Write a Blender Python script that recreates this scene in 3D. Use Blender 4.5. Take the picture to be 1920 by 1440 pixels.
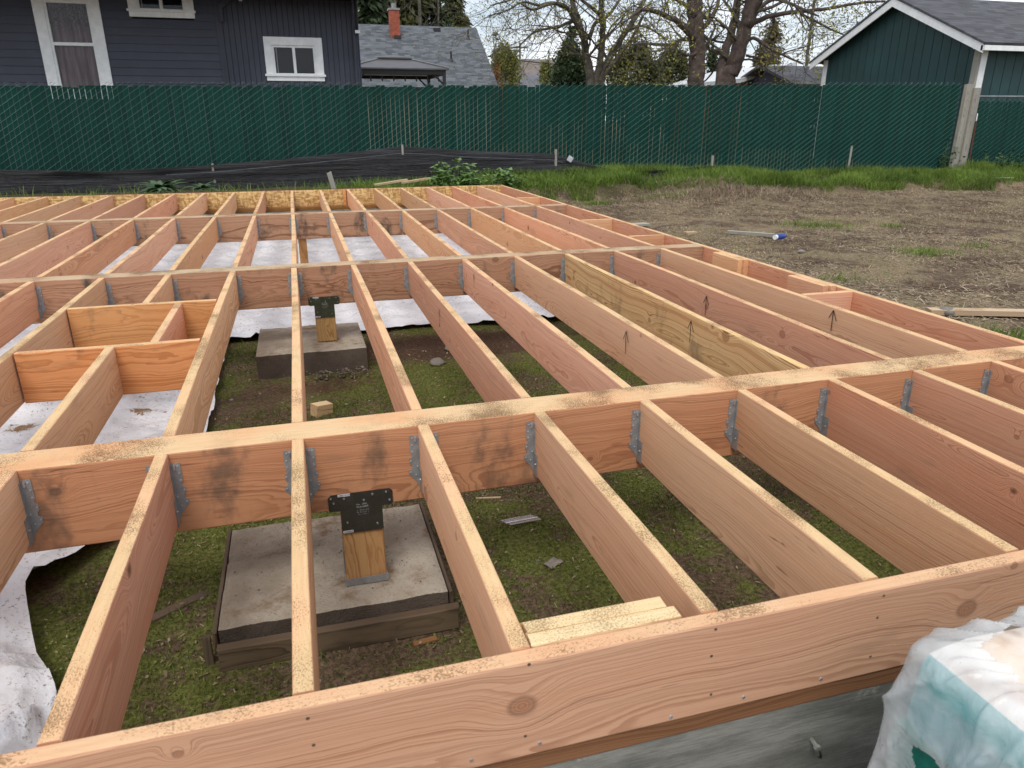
import bpy, math, random
import numpy as np
from mathutils import Vector, Matrix

R = math.radians
scene = bpy.context.scene
for o in list(bpy.data.objects):
    bpy.data.objects.remove(o)
COL = scene.collection
random.seed(7)
rng = np.random.default_rng(11)

# ------------------------------------------------------------------ camera
CAM_LOC = (0.0746, -1.0542, 0.9566)
PITCH, ROLL, YAW, FPX = 0.3479, 0.0021, 0.27937, 1356.1
cam_d = bpy.data.cameras.new('camera')
cam_d.sensor_fit = 'HORIZONTAL'
cam_d.sensor_width = 36.0
cam_d.lens = 36.0 * FPX / 1920.0
cam_d.clip_start = 0.05
cam_d.clip_end = 2000.0
cam_d.dof.use_dof = True
cam_d.dof.focus_distance = 4.5
cam_d.dof.aperture_fstop = 8.0
cam = bpy.data.objects.new('camera', cam_d)
COL.objects.link(cam)
_f = Vector((math.sin(YAW) * math.cos(PITCH), math.cos(YAW) * math.cos(PITCH), -math.sin(PITCH)))
_r = Vector((math.cos(YAW), -math.sin(YAW), 0))
_u = _r.cross(_f)
_r2 = _r * math.cos(ROLL) - _u * math.sin(ROLL)
_u2 = _r * math.sin(ROLL) + _u * math.cos(ROLL)
_m = Matrix(((_r2.x, _u2.x, -_f.x), (_r2.y, _u2.y, -_f.y), (_r2.z, _u2.z, -_f.z)))
cam.matrix_world = Matrix.Translation(CAM_LOC) @ _m.to_4x4()
scene.camera = cam

# ------------------------------------------------------------------ world, sun, exposure
SUN_EL, SUN_AZ = R(56), R(204)      # azimuth: direction the light comes from (clockwise from +Y)
world = bpy.data.worlds.new('World')
scene.world = world
world.use_nodes = True
wn = world.node_tree
wn.nodes.clear()
w_out = wn.nodes.new('ShaderNodeOutputWorld')
w_bg = wn.nodes.new('ShaderNodeBackground')
w_sky = wn.nodes.new('ShaderNodeTexSky')
w_sky.sky_type = 'NISHITA'
w_sky.sun_disc = False
w_sky.sun_elevation = SUN_EL
w_sky.sun_rotation = SUN_AZ
w_sky.air_density = 1.0
w_sky.dust_density = 2.0
w_tc = wn.nodes.new('ShaderNodeTexCoord')
w_map = wn.nodes.new('ShaderNodeMapping')
w_map.inputs['Scale'].default_value = (1.0, 1.0, 3.2)
w_noise = wn.nodes.new('ShaderNodeTexNoise')
w_noise.inputs['Scale'].default_value = 3.0
w_noise.inputs['Detail'].default_value = 7.0
w_noise.inputs['Roughness'].default_value = 0.55
w_ramp = wn.nodes.new('ShaderNodeMapRange')
w_ramp.inputs['From Min'].default_value = 0.34
w_ramp.inputs['From Max'].default_value = 0.60
w_ramp.inputs['To Min'].default_value = 0.30
w_ramp.inputs['To Max'].default_value = 1.0
w_cl = wn.nodes.new('ShaderNodeMix')
w_cl.data_type = 'RGBA'
w_cl.inputs[6].default_value = (5.6, 6.1, 6.9, 1)
w_cl.inputs[7].default_value = (10.2, 10.3, 10.5, 1)
w_mix = wn.nodes.new('ShaderNodeMix')
w_mix.data_type = 'RGBA'
wl = wn.links.new
wl(w_tc.outputs['Generated'], w_map.inputs['Vector'])
wl(w_map.outputs[0], w_noise.inputs['Vector'])
wl(w_noise.outputs[0], w_ramp.inputs[0])
wl(w_noise.outputs[0], w_cl.inputs[0])
wl(w_ramp.outputs[0], w_mix.inputs[0])
wl(w_sky.outputs[0], w_mix.inputs[6])
wl(w_cl.outputs[2], w_mix.inputs[7])
wl(w_mix.outputs[2], w_bg.inputs['Color'])
w_bg.inputs['Strength'].default_value = 0.10
wl(w_bg.outputs[0], w_out.inputs['Surface'])

sun_d = bpy.data.lights.new('sun', 'SUN')
sun_d.energy = 1.25
sun_d.angle = R(24)
sun_d.color = (1.0, 0.96, 0.9)
sun = bpy.data.objects.new('sun', sun_d)
COL.objects.link(sun)
_s = Vector((math.sin(SUN_AZ) * math.cos(SUN_EL), math.cos(SUN_AZ) * math.cos(SUN_EL), math.sin(SUN_EL)))
sun.rotation_euler = (-_s).to_track_quat('-Z', 'Y').to_euler()
sun.location = (0, 0, 30)

scene.view_settings.view_transform = 'Standard'
scene.view_settings.look = 'None'
scene.view_settings.gamma = 1.0
scene.view_settings.use_curve_mapping = False
scene.view_settings.exposure = 0.60
scene.render.engine = 'CYCLES'
scene.cycles.max_bounces = 5
scene.cycles.diffuse_bounces = 3
scene.cycles.transparent_max_bounces = 10
scene.cycles.use_denoising = True

# ------------------------------------------------------------------ helpers
def ray(px, py):
    """direction through a point of the 1920x1440 photograph (used to survey real positions)"""
    return _f + _r2 * ((px - 960) / FPX) + _u2 * ((720 - py) / FPX)

def at(px, py, X=None, Y=None, Z=None):
    d = ray(px, py)
    i, v = (0, X) if X is not None else ((1, Y) if Y is not None else (2, Z))
    t = (v - CAM_LOC[i]) / d[i]
    return Vector(CAM_LOC) + d * t

def vnoise(x, y, seed=0):
    x = np.asarray(x, float); y = np.asarray(y, float)
    xi = np.floor(x).astype(np.int64); yi = np.floor(y).astype(np.int64)
    fx = x - xi; fy = y - yi
    fx = fx * fx * (3 - 2 * fx); fy = fy * fy * (3 - 2 * fy)
    def h(a, b):
        n = (a * 374761393 + b * 668265263 + seed * 974711) & 0x7fffffff
        n = ((n ^ (n >> 13)) * 1274126177) & 0x7fffffff
        n = (n ^ (n >> 16)) & 0xffff
        return n / 65535.0
    return (h(xi, yi) * (1 - fx) + h(xi + 1, yi) * fx) * (1 - fy) + (h(xi, yi + 1) * (1 - fx) + h(xi + 1, yi + 1) * fx) * fy

def fbm(x, y, seed=0, oct=4):
    s = 0; a = 0.5; t = 0
    for i in range(oct):
        s = s + a * vnoise(np.asarray(x) * 2 ** i, np.asarray(y) * 2 ** i, seed + i * 17)
        t += a; a *= 0.5
    return s / t

def sstep(a, b, x):
    t = np.clip((np.asarray(x, float) - a) / (b - a), 0, 1)
    return t * t * (3 - 2 * t)

class MB:
    """collects shapes into one mesh"""
    def __init__(s):
        s.v = []; s.f = []; s.mi = []; s.cur = 0
    def add(s, vs, fs):
        b = len(s.v)
        s.v.extend(vs)
        for f in fs:
            s.f.append([i + b for i in f]); s.mi.append(s.cur)
    def box(s, a, b, M=None):
        x0, y0, z0 = a; x1, y1, z1 = b
        vs = [(x0, y0, z0), (x1, y0, z0), (x1, y1, z0), (x0, y1, z0), (x0, y0, z1), (x1, y0, z1), (x1, y1, z1), (x0, y1, z1)]
        if M is not None: vs = [tuple(M @ Vector(p)) for p in vs]
        s.add(vs, [[0, 3, 2, 1], [4, 5, 6, 7], [0, 1, 5, 4], [1, 2, 6, 5], [2, 3, 7, 6], [3, 0, 4, 7]])
    def prism(s, poly, axis, a, b):
        """poly: 2d outline, extruded along axis 'X','Y' or 'Z' from a to b"""
        def p3(q, w):
            if axis == 'X': return (w, q[0], q[1])
            if axis == 'Y': return (q[0], w, q[1])
            return (q[0], q[1], w)
        n = len(poly)
        vs = [p3(q, a) for q in poly] + [p3(q, b) for q in poly]
        fs = [list(range(n))[::-1], list(range(n, 2 * n))] + [[i, (i + 1) % n, n + (i + 1) % n, n + i] for i in range(n)]
        s.add(vs, fs)
    def cyl(s, p, q, r0, r1=None, n=8, cap=True):
        r1 = r0 if r1 is None else r1
        p = Vector(p); q = Vector(q); d = (q - p).normalized()
        a = d.orthogonal().normalized(); b = d.cross(a)
        vs = []
        for c, r in ((p, r0), (q, r1)):
            for i in range(n):
                t = 2 * math.pi * i / n
                vs.append(tuple(c + a * (r * math.cos(t)) + b * (r * math.sin(t))))
        fs = [[i, (i + 1) % n, n + (i + 1) % n, n + i] for i in range(n)]
        if cap: fs += [list(range(n))[::-1], list(range(n, 2 * n))]
        s.add(vs, fs)
    def tube(s, pts, rad, n=6):
        pts = [Vector(p) for p in pts]
        if len(pts) < 2: return
        d = (pts[1] - pts[0]).normalized(); a = d.orthogonal().normalized()
        vs = []
        for k, p in enumerate(pts):
            if k == 0: t = pts[1] - p
            elif k == len(pts) - 1: t = p - pts[k - 1]
            else: t = pts[k + 1] - pts[k - 1]
            t.normalize()
            a = (a - t * a.dot(t))
            a = a.normalized() if a.length > 1e-6 else t.orthogonal().normalized()
            b = t.cross(a); r = rad[k]
            for i in range(n):
                w = 2 * math.pi * i / n
                vs.append(tuple(p + a * (r * math.cos(w)) + b * (r * math.sin(w))))
        fs = []
        for k in range(len(pts) - 1):
            for i in range(n):
                j = (i + 1) % n
                fs.append([k * n + i, k * n + j, (k + 1) * n + j, (k + 1) * n + i])
        fs.append(list(range(n))[::-1]); fs.append([(len(pts) - 1) * n + i for i in range(n)])
        s.add(vs, fs)
    def mesh(s, name, mats, smooth=False):
        me = bpy.data.meshes.new(name)
        me.from_pydata([tuple(p) for p in s.v], [], s.f)
        for m in (mats if isinstance(mats, (list, tuple)) else [mats]): me.materials.append(m)
        me.polygons.foreach_set('material_index', s.mi)
        if smooth: me.polygons.foreach_set('use_smooth', [True] * len(s.f))
        me.update()
        return me
    def build(s, name, mats, parent=None, smooth=False, loc=None, rot=None):
        return link(name, s.mesh(name, mats, smooth), parent, loc, rot)

def link(name, me, parent=None, loc=None, rot=None):
    o = bpy.data.objects.new(name, me)
    COL.objects.link(o)
    if parent is not None: o.parent = parent
    if loc is not None: o.location = loc
    if rot is not None: o.rotation_euler = rot
    return o

def tag(o, label=None, cat=None, group=None, kind=None):
    if label: o['label'] = label
    if cat: o['category'] = cat
    if group: o['group'] = group
    if kind: o['kind'] = kind
    return o

def thing(name, label, cat, loc=(0, 0, 0), rot=(0, 0, 0), group=None):
    o = bpy.data.objects.new(name, None)
    o.empty_display_size = 0.2
    COL.objects.link(o)
    o.location = loc; o.rotation_euler = rot
    return tag(o, label, cat, group)

def np_mesh(name, verts, faces_flat, loop_tot, mats, attr=None, smooth=False):
    """verts (n,3), faces given as flat indices with a constant loop count"""
    me = bpy.data.meshes.new(name)
    nf = len(faces_flat) // loop_tot
    me.vertices.add(len(verts)); me.vertices.foreach_set('co', np.asarray(verts, np.float32).ravel())
    me.loops.add(len(faces_flat)); me.loops.foreach_set('vertex_index', np.asarray(faces_flat, np.int32))
    me.polygons.add(nf)
    me.polygons.foreach_set('loop_start', np.arange(0, nf * loop_tot, loop_tot, dtype=np.int32))
    for m in (mats if isinstance(mats, (list, tuple)) else [mats]): me.materials.append(m)
    if attr:
        for k, a in attr.items():
            at_ = me.attributes.new(k, 'FLOAT', 'POINT')
            at_.data.foreach_set('value', np.asarray(a, np.float32))
    if smooth: me.polygons.foreach_set('use_smooth', [True] * nf)
    me.update(calc_edges=True)
    me.validate()
    return me

# ------------------------------------------------------------------ material helpers
class NT:
    def __init__(s, name):
        s.m = bpy.data.materials.new(name)
        s.m.use_nodes = True
        s.t = s.m.node_tree
        s.t.nodes.clear()
        s.out = s.t.nodes.new('ShaderNodeOutputMaterial')
    def n(s, typ, **kw):
        nd = s.t.nodes.new('ShaderNode' + typ)
        for k, v in kw.items():
            setattr(nd, k, v)
        return nd
    def set(s, sock, v):
        if hasattr(v, 'is_output'): s.t.links.new(v, sock)
        else: sock.default_value = v
    def math(s, op, a, b=None, c=None, clamp=False):
        nd = s.n('Math', operation=op, use_clamp=clamp)
        s.set(nd.inputs[0], a)
        if b is not None: s.set(nd.inputs[1], b)
        if c is not None: s.set(nd.inputs[2], c)
        return nd.outputs[0]
    def rng(s, v, a, b, c=0.0, d=1.0, smooth=True):
        nd = s.n('MapRange', interpolation_type='SMOOTHSTEP' if smooth else 'LINEAR')
        s.set(nd.inputs[0], v); nd.inputs[1].default_value = a; nd.inputs[2].default_value = b
        nd.inputs[3].default_value = c; nd.inputs[4].default_value = d
        return nd.outputs[0]
    def mix(s, f, a, b, blend='MIX'):
        nd = s.n('Mix', data_type='RGBA', blend_type=blend)
        s.set(nd.inputs[0], f)
        for k, v in ((6, a), (7, b)):
            if not hasattr(v, 'is_output') and len(v) == 3: v = (*v, 1)
            s.set(nd.inputs[k], v)
        return nd.outputs[2]
    def noise(s, vec, scale, detail=3, rough=0.5, dims='3D', dist=0.0):
        nd = s.n('TexNoise', noise_dimensions=dims)
        if vec is not None:
            s.set(nd.inputs['W' if dims == '1D' else 'Vector'], vec)
        nd.inputs['Scale'].default_value = scale
        nd.inputs['Detail'].default_value = detail
        nd.inputs['Roughness'].default_value = rough
        nd.inputs['Distortion'].default_value = dist
        return nd
    def vor(s, vec, scale, feature='F1', dims='3D'):
        nd = s.n('TexVoronoi', feature=feature, voronoi_dimensions=dims)
        s.set(nd.inputs['Vector'], vec)
        nd.inputs['Scale'].default_value = scale
        return nd
    def xyz(s, v):
        nd = s.n('SeparateXYZ'); s.set(nd.inputs[0], v); return nd.outputs
    def comb(s, x, y, z):
        nd = s.n('CombineXYZ')
        for i, v in enumerate((x, y, z)): s.set(nd.inputs[i], v)
        return nd.outputs[0]
    def mapv(s, v, sc=(1, 1, 1), loc=(0, 0, 0)):
        nd = s.n('Mapping'); s.set(nd.inputs[0], v)
        nd.inputs['Scale'].default_value = sc; nd.inputs['Location'].default_value = loc
        return nd.outputs[0]
    def attr(s, name):
        nd = s.n('Attribute', attribute_name=name); return nd.outputs['Fac']
    def obj(s): return s.n('TexCoord').outputs['Object']
    def rand(s): return s.n('ObjectInfo').outputs['Random']
    def bsdf(s, color, rough=0.6, metal=0.0, bump=None, bdist=0.01, bstr=0.5, spec=0.5, **kw):
        b = s.n('BsdfPrincipled')
        if not hasattr(color, 'is_output') and len(color) == 3: color = (*color, 1)
        s.set(b.inputs['Base Color'], color); s.set(b.inputs['Roughness'], rough); s.set(b.inputs['Metallic'], metal)
        s.set(b.inputs['Specular IOR Level'], spec)
        for k, v in kw.items(): s.set(b.inputs[k.replace('_', ' ')], v)
        if bump is not None:
            bn = s.n('Bump'); s.set(bn.inputs['Height'], bump)
            bn.inputs['Distance'].default_value = bdist; bn.inputs['Strength'].default_value = bstr
            s.t.links.new(bn.outputs[0], b.inputs['Normal'])
        s.t.links.new(b.outputs[0], s.out.inputs['Surface'])
        return b

def wood(name, early, late, topc, ring=0.0055, knots=1.0, stain=0.0, specks=1.0, pith=0.07, hue=0.15, contrast=1.0, rough=0.75, wander=0.15):
    """solid softwood: growth rings round a wandering pith, knots, fibre; local x is the length"""
    t = NT(name)
    p = t.obj(); X, Y, Z = t.xyz(p)
    rnd = t.rand()
    r1 = t.math('FRACT', t.math('MULTIPLY', rnd, 17.31)); r2 = t.math('FRACT', t.math('MULTIPLY', rnd, 53.77)); r3 = t.math('FRACT', t.math('MULTIPLY', rnd, 91.13))
    off = t.math('MULTIPLY', rnd, 61.7)
    xo = t.math('ADD', X, off)
    wn_ = t.noise(t.comb(xo, r1, r2), 0.75, 2, 0.5)
    wx, wy, wz = t.xyz(wn_.outputs['Color'])
    # knots in the x/z plane
    kw = t.noise(t.comb(xo, Y, Z), 22.0, 2, 0.5).outputs[0]
    kv = t.vor(t.comb(t.math('MULTIPLY', xo, 0.8), t.math('ADD', Z, t.math('MULTIPLY', r2, 3.0)), 0.0), 2.9, dims='2D')
    kcx, kcy, kcz = t.xyz(kv.outputs['Color'])
    kd = t.math('DIVIDE', t.math('ADD', kv.outputs['Distance'], t.math('MULTIPLY', t.math('SUBTRACT', kw, 0.5), 0.018)), 2.9)
    kd = t.math('DIVIDE', kd, t.math('ADD', 0.42, t.math('MULTIPLY', t.math('POWER', kcy, 2.0), 1.0)))
    kc = kcx
    kon = t.math('GREATER_THAN', kc, 1.0 - 0.55 * min(knots, 1.7))
    kin = t.math('MULTIPLY', t.rng(kd, 0.10, 0.0), kon)
    y0 = t.math('ADD', t.math('MULTIPLY', t.math('SUBTRACT', r1, 0.5), 0.10), pith)
    z0 = t.math('ADD', t.math('MULTIPLY', t.math('SUBTRACT', r3, 0.5), 0.22), -0.12)
    dy = t.math('ADD', t.math('SUBTRACT', Y, y0), t.math('MULTIPLY', t.math('SUBTRACT', wx, 0.5), wander))
    dz = t.math('ADD', t.math('SUBTRACT', Z, z0), t.math('MULTIPLY', t.math('SUBTRACT', wz, 0.5), 0.24))
    rr = t.math('SQRT', t.math('ADD', t.math('MULTIPLY', dy, dy), t.math('MULTIPLY', dz, dz)))
    fine = t.noise(t.comb(t.math('MULTIPLY', xo, 2.5), t.math('MULTIPLY', Y, 9.0), t.math('MULTIPLY', Z, 9.0)), 1.6, 3, 0.5).outputs[0]
    rr = t.math('ADD', rr, t.math('MULTIPLY', t.math('SUBTRACT', fine, 0.5), 0.022))
    rr = t.math('ADD', rr, t.math('MULTIPLY', t.math('POWER', kin, 1.5), 0.034))
    rvar = t.noise(t.math('ADD', rr, off), 38.0, 2, 0.6, dims='1D').outputs[0]
    ph = t.math('ADD', t.math('DIVIDE', rr, ring), t.math('MULTIPLY', t.math('SUBTRACT', rvar, 0.5), 5.0))
    fr = t.math('FRACT', ph)
    rid = t.math('FLOOR', ph)
    rw = t.n('TexWhiteNoise', noise_dimensions='1D'); t.set(rw.inputs['W'], rid)
    lt = t.math('MULTIPLY', t.rng(fr, 0.35, 0.88), t.rng(fr, 1.0, 0.93))
    lt = t.math('MULTIPLY', lt, t.math('ADD', 0.35, t.math('MULTIPLY', rw.outputs[0], 0.65)))
    fib = t.noise(t.comb(t.math('MULTIPLY', xo, 3.0), t.math('MULTIPLY', Y, 160.0), t.math('MULTIPLY', Z, 160.0)), 1.0, 3, 0.65).outputs[0]
    big = t.noise(t.comb(t.math('MULTIPLY', xo, 0.8), t.math('MULTIPLY', Y, 4.0), t.math('ADD', t.math('MULTIPLY', Z, 6.0), off)), 1.3, 3, 0.55).outputs[0]
    c = t.mix(t.math('MULTIPLY', lt, 1.05 * contrast, clamp=True), early, tuple(0.82 * a for a in late))
    c = t.mix(t.rng(big, 0.35, 0.75, 0.0, 0.32), c, tuple(min(1, a * b) for a, b in zip(late, (1.25, 1.15, 1.05))))
    c = t.mix(t.math('MULTIPLY', t.rng(fib, 0.45, 0.75), 0.22), c, tuple(0.55 * a for a in late))
    # knots
    kcore = t.math('MULTIPLY', t.rng(kd, 0.017, 0.007), kon)
    krim = t.math('MULTIPLY', t.math('MULTIPLY', t.rng(kd, 0.024, 0.014), t.rng(kd, 0.008, 0.016)), kon)
    kring = t.math('FRACT', t.math('MULTIPLY', kd, 190.0))
    kcol = t.mix(t.rng(kring, 0.3, 0.9), tuple(a * b for a, b in zip(late, (0.95, 0.85, 0.75))), tuple(a * 0.45 for a in late))
    kcol = t.mix(t.math('GREATER_THAN', kcz, 0.72), kcol, (0.075, 0.032, 0.015))
    c = t.mix(t.math('MULTIPLY', kcore, 0.75), c, kcol)
    c = t.mix(t.math('MULTIPLY', krim, 0.6), c, tuple(a * 0.35 for a in late))
    # pitch streaks and small dark flecks along the grain
    fl = t.noise(t.comb(t.math('MULTIPLY', xo, 5.0), t.math('MULTIPLY', Y, 60.0), t.math('MULTIPLY', Z, 60.0)), 1.2, 2, 0.5).outputs[0]
    c = t.mix(t.rng(fl, 0.72, 0.80, 0.0, 0.6), c, (0.16, 0.065, 0.03))
    ck = t.noise(t.comb(t.math('MULTIPLY', xo, 1.1), t.math('MULTIPLY', Y, 8.0), t.math('MULTIPLY', Z, 42.0)), 1.0, 2, 0.5, dist=0.4).outputs[0]
    ckm = t.math('MULTIPLY', t.rng(t.math('ABSOLUTE', t.math('SUBTRACT', ck, 0.5)), 0.010, 0.002), t.rng(big, 0.60, 0.68))
    c = t.mix(t.math('MULTIPLY', ckm, 0.75), c, (0.12, 0.05, 0.025))
    # per board tone
    hs = t.n('HueSaturation')
    t.set(hs.inputs['Hue'], t.math('ADD', 0.5, t.math('MULTIPLY', t.math('SUBTRACT', r2, 0.5), 0.022)))
    t.set(hs.inputs['Saturation'], t.math('ADD', 1.0, t.math('MULTIPLY', t.math('SUBTRACT', r3, 0.5), 0.14)))
    t.set(hs.inputs['Value'], t.math('ADD', 1.0, t.math('MULTIPLY', t.math('SUBTRACT', r1, 0.5), hue * 2)))
    t.set(hs.inputs['Color'], c)
    c = hs.outputs[0]
    # dry yellowed top edge with sawdust and grit
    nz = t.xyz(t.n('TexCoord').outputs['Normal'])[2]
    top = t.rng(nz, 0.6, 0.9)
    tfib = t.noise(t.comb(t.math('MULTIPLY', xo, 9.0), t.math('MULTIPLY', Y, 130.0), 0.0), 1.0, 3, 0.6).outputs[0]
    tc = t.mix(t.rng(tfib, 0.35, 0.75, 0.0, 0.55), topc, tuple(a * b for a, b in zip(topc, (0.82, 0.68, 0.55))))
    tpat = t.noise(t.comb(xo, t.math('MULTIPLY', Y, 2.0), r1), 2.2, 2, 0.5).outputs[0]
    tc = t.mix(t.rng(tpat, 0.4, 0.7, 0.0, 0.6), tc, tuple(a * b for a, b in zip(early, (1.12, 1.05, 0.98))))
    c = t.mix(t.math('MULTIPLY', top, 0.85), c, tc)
    g1 = t.noise(t.comb(xo, t.math('MULTIPLY', Y, 1.6), Z), 210.0, 3, 0.65).outputs[0]
    g2 = t.noise(t.comb(xo, Y, r3), 4.0, 3, 0.6).outputs[0]
    gm = t.math('ADD', g1, t.math('MULTIPLY', t.math('SUBTRACT', g2, 0.5), 0.95))
    c = t.mix(t.math('MULTIPLY', t.math('MULTIPLY', t.rng(gm, 0.53, 0.65), top), 0.72 * specks), c, (0.16, 0.085, 0.035))
    # water and mould stains
    if stain:
        s1 = t.noise(t.comb(t.math('MULTIPLY', xo, 2.6), Y, t.math('MULTIPLY', Z, 1.3)), 1.7, 4, 0.6).outputs[0]
        s2 = t.noise(t.comb(xo, Y, Z), 24.0, 4, 0.7).outputs[0]
        sm = t.math('ADD', s1, t.math('MULTIPLY', t.math('SUBTRACT', s2, 0.5), 0.25))
        c = t.mix(t.math('MULTIPLY', t.math('MULTIPLY', t.rng(sm, 0.54, 0.72), t.math('SUBTRACT', 1.0, t.math('MULTIPLY', top, 0.8))), stain), c, (0.085, 0.065, 0.05))
    s3 = t.noise(t.comb(t.math('MULTIPLY', xo, 1.4), Y, t.math('MULTIPLY', Z, 5.0)), 2.2, 3, 0.6).outputs[0]
    c = t.mix(t.rng(s3, 0.58, 0.80, 0.0, 0.38), c, (0.22, 0.145, 0.095))
    bh = t.math('ADD', t.math('MULTIPLY', lt, -0.35), t.math('MULTIPLY', fib, 0.8))
    t.bsdf(c, rough, bump=bh, bdist=0.0012, bstr=0.5, spec=0.25)
    return t.m

def flat(name, col, rough=0.6, metal=0.0, var=0.15, scale=8.0, bump=0.0, spec=0.5, dark=None, obj_var=0.0):
    """a plain painted or cast surface with uneven wear"""
    t = NT(name)
    p = t.obj()
    a = t.noise(p, scale, 5, 0.6).outputs[0]
    b = t.noise(p, scale * 9, 3, 0.6).outputs[0]
    dk = dark if dark else tuple(c * (1 - 2.2 * var) for c in col)
    f = t.rng(t.math('ADD', t.math('MULTIPLY', a, 0.7), t.math('MULTIPLY', b, 0.3)), 0.38, 0.66)
    c = t.mix(f, dk, col)
    if obj_var:
        hs = t.n('HueSaturation'); t.set(hs.inputs['Color'], c)
        t.set(hs.inputs['Value'], t.math('ADD', 1.0 - obj_var / 2, t.math('MULTIPLY', t.rand(), obj_var)))
        c = hs.outputs[0]
    t.bsdf(c, rough, metal, bump=b if bump else None, bdist=bump or 0.01, bstr=0.6, spec=spec)
    return t.m

def foliage(name, dark, light, rough=0.55, trans=0.25):
    t = NT(name)
    a = t.attr('rnd')
    n_ = t.noise(t.obj(), 1.6, 3, 0.5).outputs[0]
    f = t.math('ADD', t.math('MULTIPLY', a, 0.65), t.math('MULTIPLY', t.rng(n_, 0.3, 0.7), 0.35))
    c = t.mix(f, dark, light)
    b = t.n('BsdfPrincipled'); t.set(b.inputs['Base Color'], c); b.inputs['Roughness'].default_value = rough
    b.inputs['Specular IOR Level'].default_value = 0.3
    tr = t.n('BsdfTranslucent'); t.set(tr.inputs[0], c)
    ms = t.n('MixShader'); ms.inputs[0].default_value = trans
    t.t.links.new(b.outputs[0], ms.inputs[1]); t.t.links.new(tr.outputs[0], ms.inputs[2])
    t.t.links.new(ms.outputs[0], t.out.inputs['Surface'])
    return t.m

# wood colours
M = {}
M['joist'] = wood('joist_fir', (0.72, 0.412, 0.248), (0.54, 0.252, 0.128), (0.68, 0.495, 0.265), knots=0.9, pith=0.08, contrast=0.8)
M['beam'] = wood('beam_fir', (0.61, 0.280, 0.130), (0.42, 0.152, 0.058), (0.71, 0.525, 0.30), ring=0.0065, knots=0.55, stain=0.7, pith=0.16, specks=1.2, wander=0.08, contrast=0.85)
M['beam_dull'] = wood('beam_fir_weathered', (0.43, 0.245, 0.145), (0.26, 0.125, 0.065), (0.52, 0.42, 0.27), ring=0.006, knots=0.55, stain=1.0, pith=0.16, specks=1.25, wander=0.08)
M['rim'] = wood('rim_fir', (0.61, 0.342, 0.197), (0.43, 0.197, 0.095), (0.69, 0.455, 0.265), ring=0.0085, knots=1.5, pith=0.06, contrast=0.85, wander=0.17)
M['pine'] = wood('pine_board', (0.72, 0.50, 0.22), (0.46, 0.225, 0.07), (0.70, 0.51, 0.28), ring=0.012, knots=1.7, pith=0.04, stain=0.55, wander=0.20, contrast=1.1)
M['sap'] = wood('sapwood_offcut', (0.66, 0.49, 0.28), (0.50, 0.32, 0.15), (0.78, 0.62, 0.36), knots=0.2, specks=0.9)
M['sill'] = wood('treated_sill', (0.26, 0.125, 0.05), (0.16, 0.07, 0.027), (0.24, 0.12, 0.05), knots=0.2)
M['post'] = wood('post_fir', (0.50, 0.295, 0.125), (0.36, 0.175, 0.065), (0.50, 0.30, 0.13), knots=0.6, pith=0.2)
M['form'] = wood('form_board', (0.15, 0.108, 0.074), (0.075, 0.052, 0.035), (0.10, 0.075, 0.055), knots=0.4, stain=0.6, specks=0.5)
M['grey'] = wood('weathered_board', (0.34, 0.335, 0.295), (0.22, 0.21, 0.18), (0.42, 0.39, 0.33), knots=0.6, specks=0.4)
M['scrap'] = wood('lumber_scrap', (0.50, 0.38, 0.25), (0.34, 0.22, 0.12), (0.55, 0.43, 0.29), knots=0.5)

def osb():
    t = NT('strand_board')
    p = t.obj()
    c = None
    v1 = t.vor(t.mapv(p, (14, 14, 50)), 1.0); v2 = t.vor(t.mapv(p, (45, 45, 18)), 1.0)
    a = t.xyz(v1.outputs['Color'])[0]; b = t.xyz(v2.outputs['Color'])[1]
    f = t.math('ADD', t.math('MULTIPLY', a, 0.5), t.math('MULTIPLY', b, 0.5))
    c = t.mix(t.rng(f, 0.15, 0.85), (0.36, 0.20, 0.075), (0.74, 0.52, 0.23))
    c = t.mix(t.rng(t.noise(p, 40, 3).outputs[0], 0.62, 0.75, 0, 0.7), c, (0.22, 0.11, 0.04))
    t.bsdf(c, 0.7, bump=f, bdist=0.002, bstr=0.5, spec=0.3)
    return t.m
M['osb'] = osb()

def concrete(name, base, dark, stain=(0.16, 0.11, 0.07), st=0.5):
    t = NT(name)
    p = t.obj()
    a = t.noise(p, 3.0, 6, 0.6).outputs[0]; g = t.noise(p, 90, 4, 0.7).outputs[0]; m_ = t.noise(p, 9.0, 5, 0.65).outputs[0]
    c = t.mix(t.rng(a, 0.35, 0.65), dark, base)
    c = t.mix(t.rng(g, 0.54, 0.68, 0, 0.65), c, tuple(0.42 * x for x in base))
    c = t.mix(t.rng(t.math('ADD', t.math('MULTIPLY', m_, 0.6), t.math('MULTIPLY', a, 0.4)), 0.50, 0.66, 0, st), c, stain)
    v = t.vor(p, 160).outputs['Distance']
    t.bsdf(c, 0.9, bump=t.math('ADD', g, t.math('MULTIPLY', v, -0.5)), bdist=0.006, bstr=0.7, spec=0.2)
    return t.m
M['pad'] = concrete('pad_concrete', (0.42, 0.37, 0.30), (0.26, 0.218, 0.165), (0.19, 0.12, 0.062), 0.95)
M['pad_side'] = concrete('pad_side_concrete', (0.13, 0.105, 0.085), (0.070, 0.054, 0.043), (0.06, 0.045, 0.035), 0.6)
M['stem'] = concrete('stem_wall_concrete', (0.20, 0.205, 0.185), (0.105, 0.11, 0.10), (0.30, 0.29, 0.26), 0.4)

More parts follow.
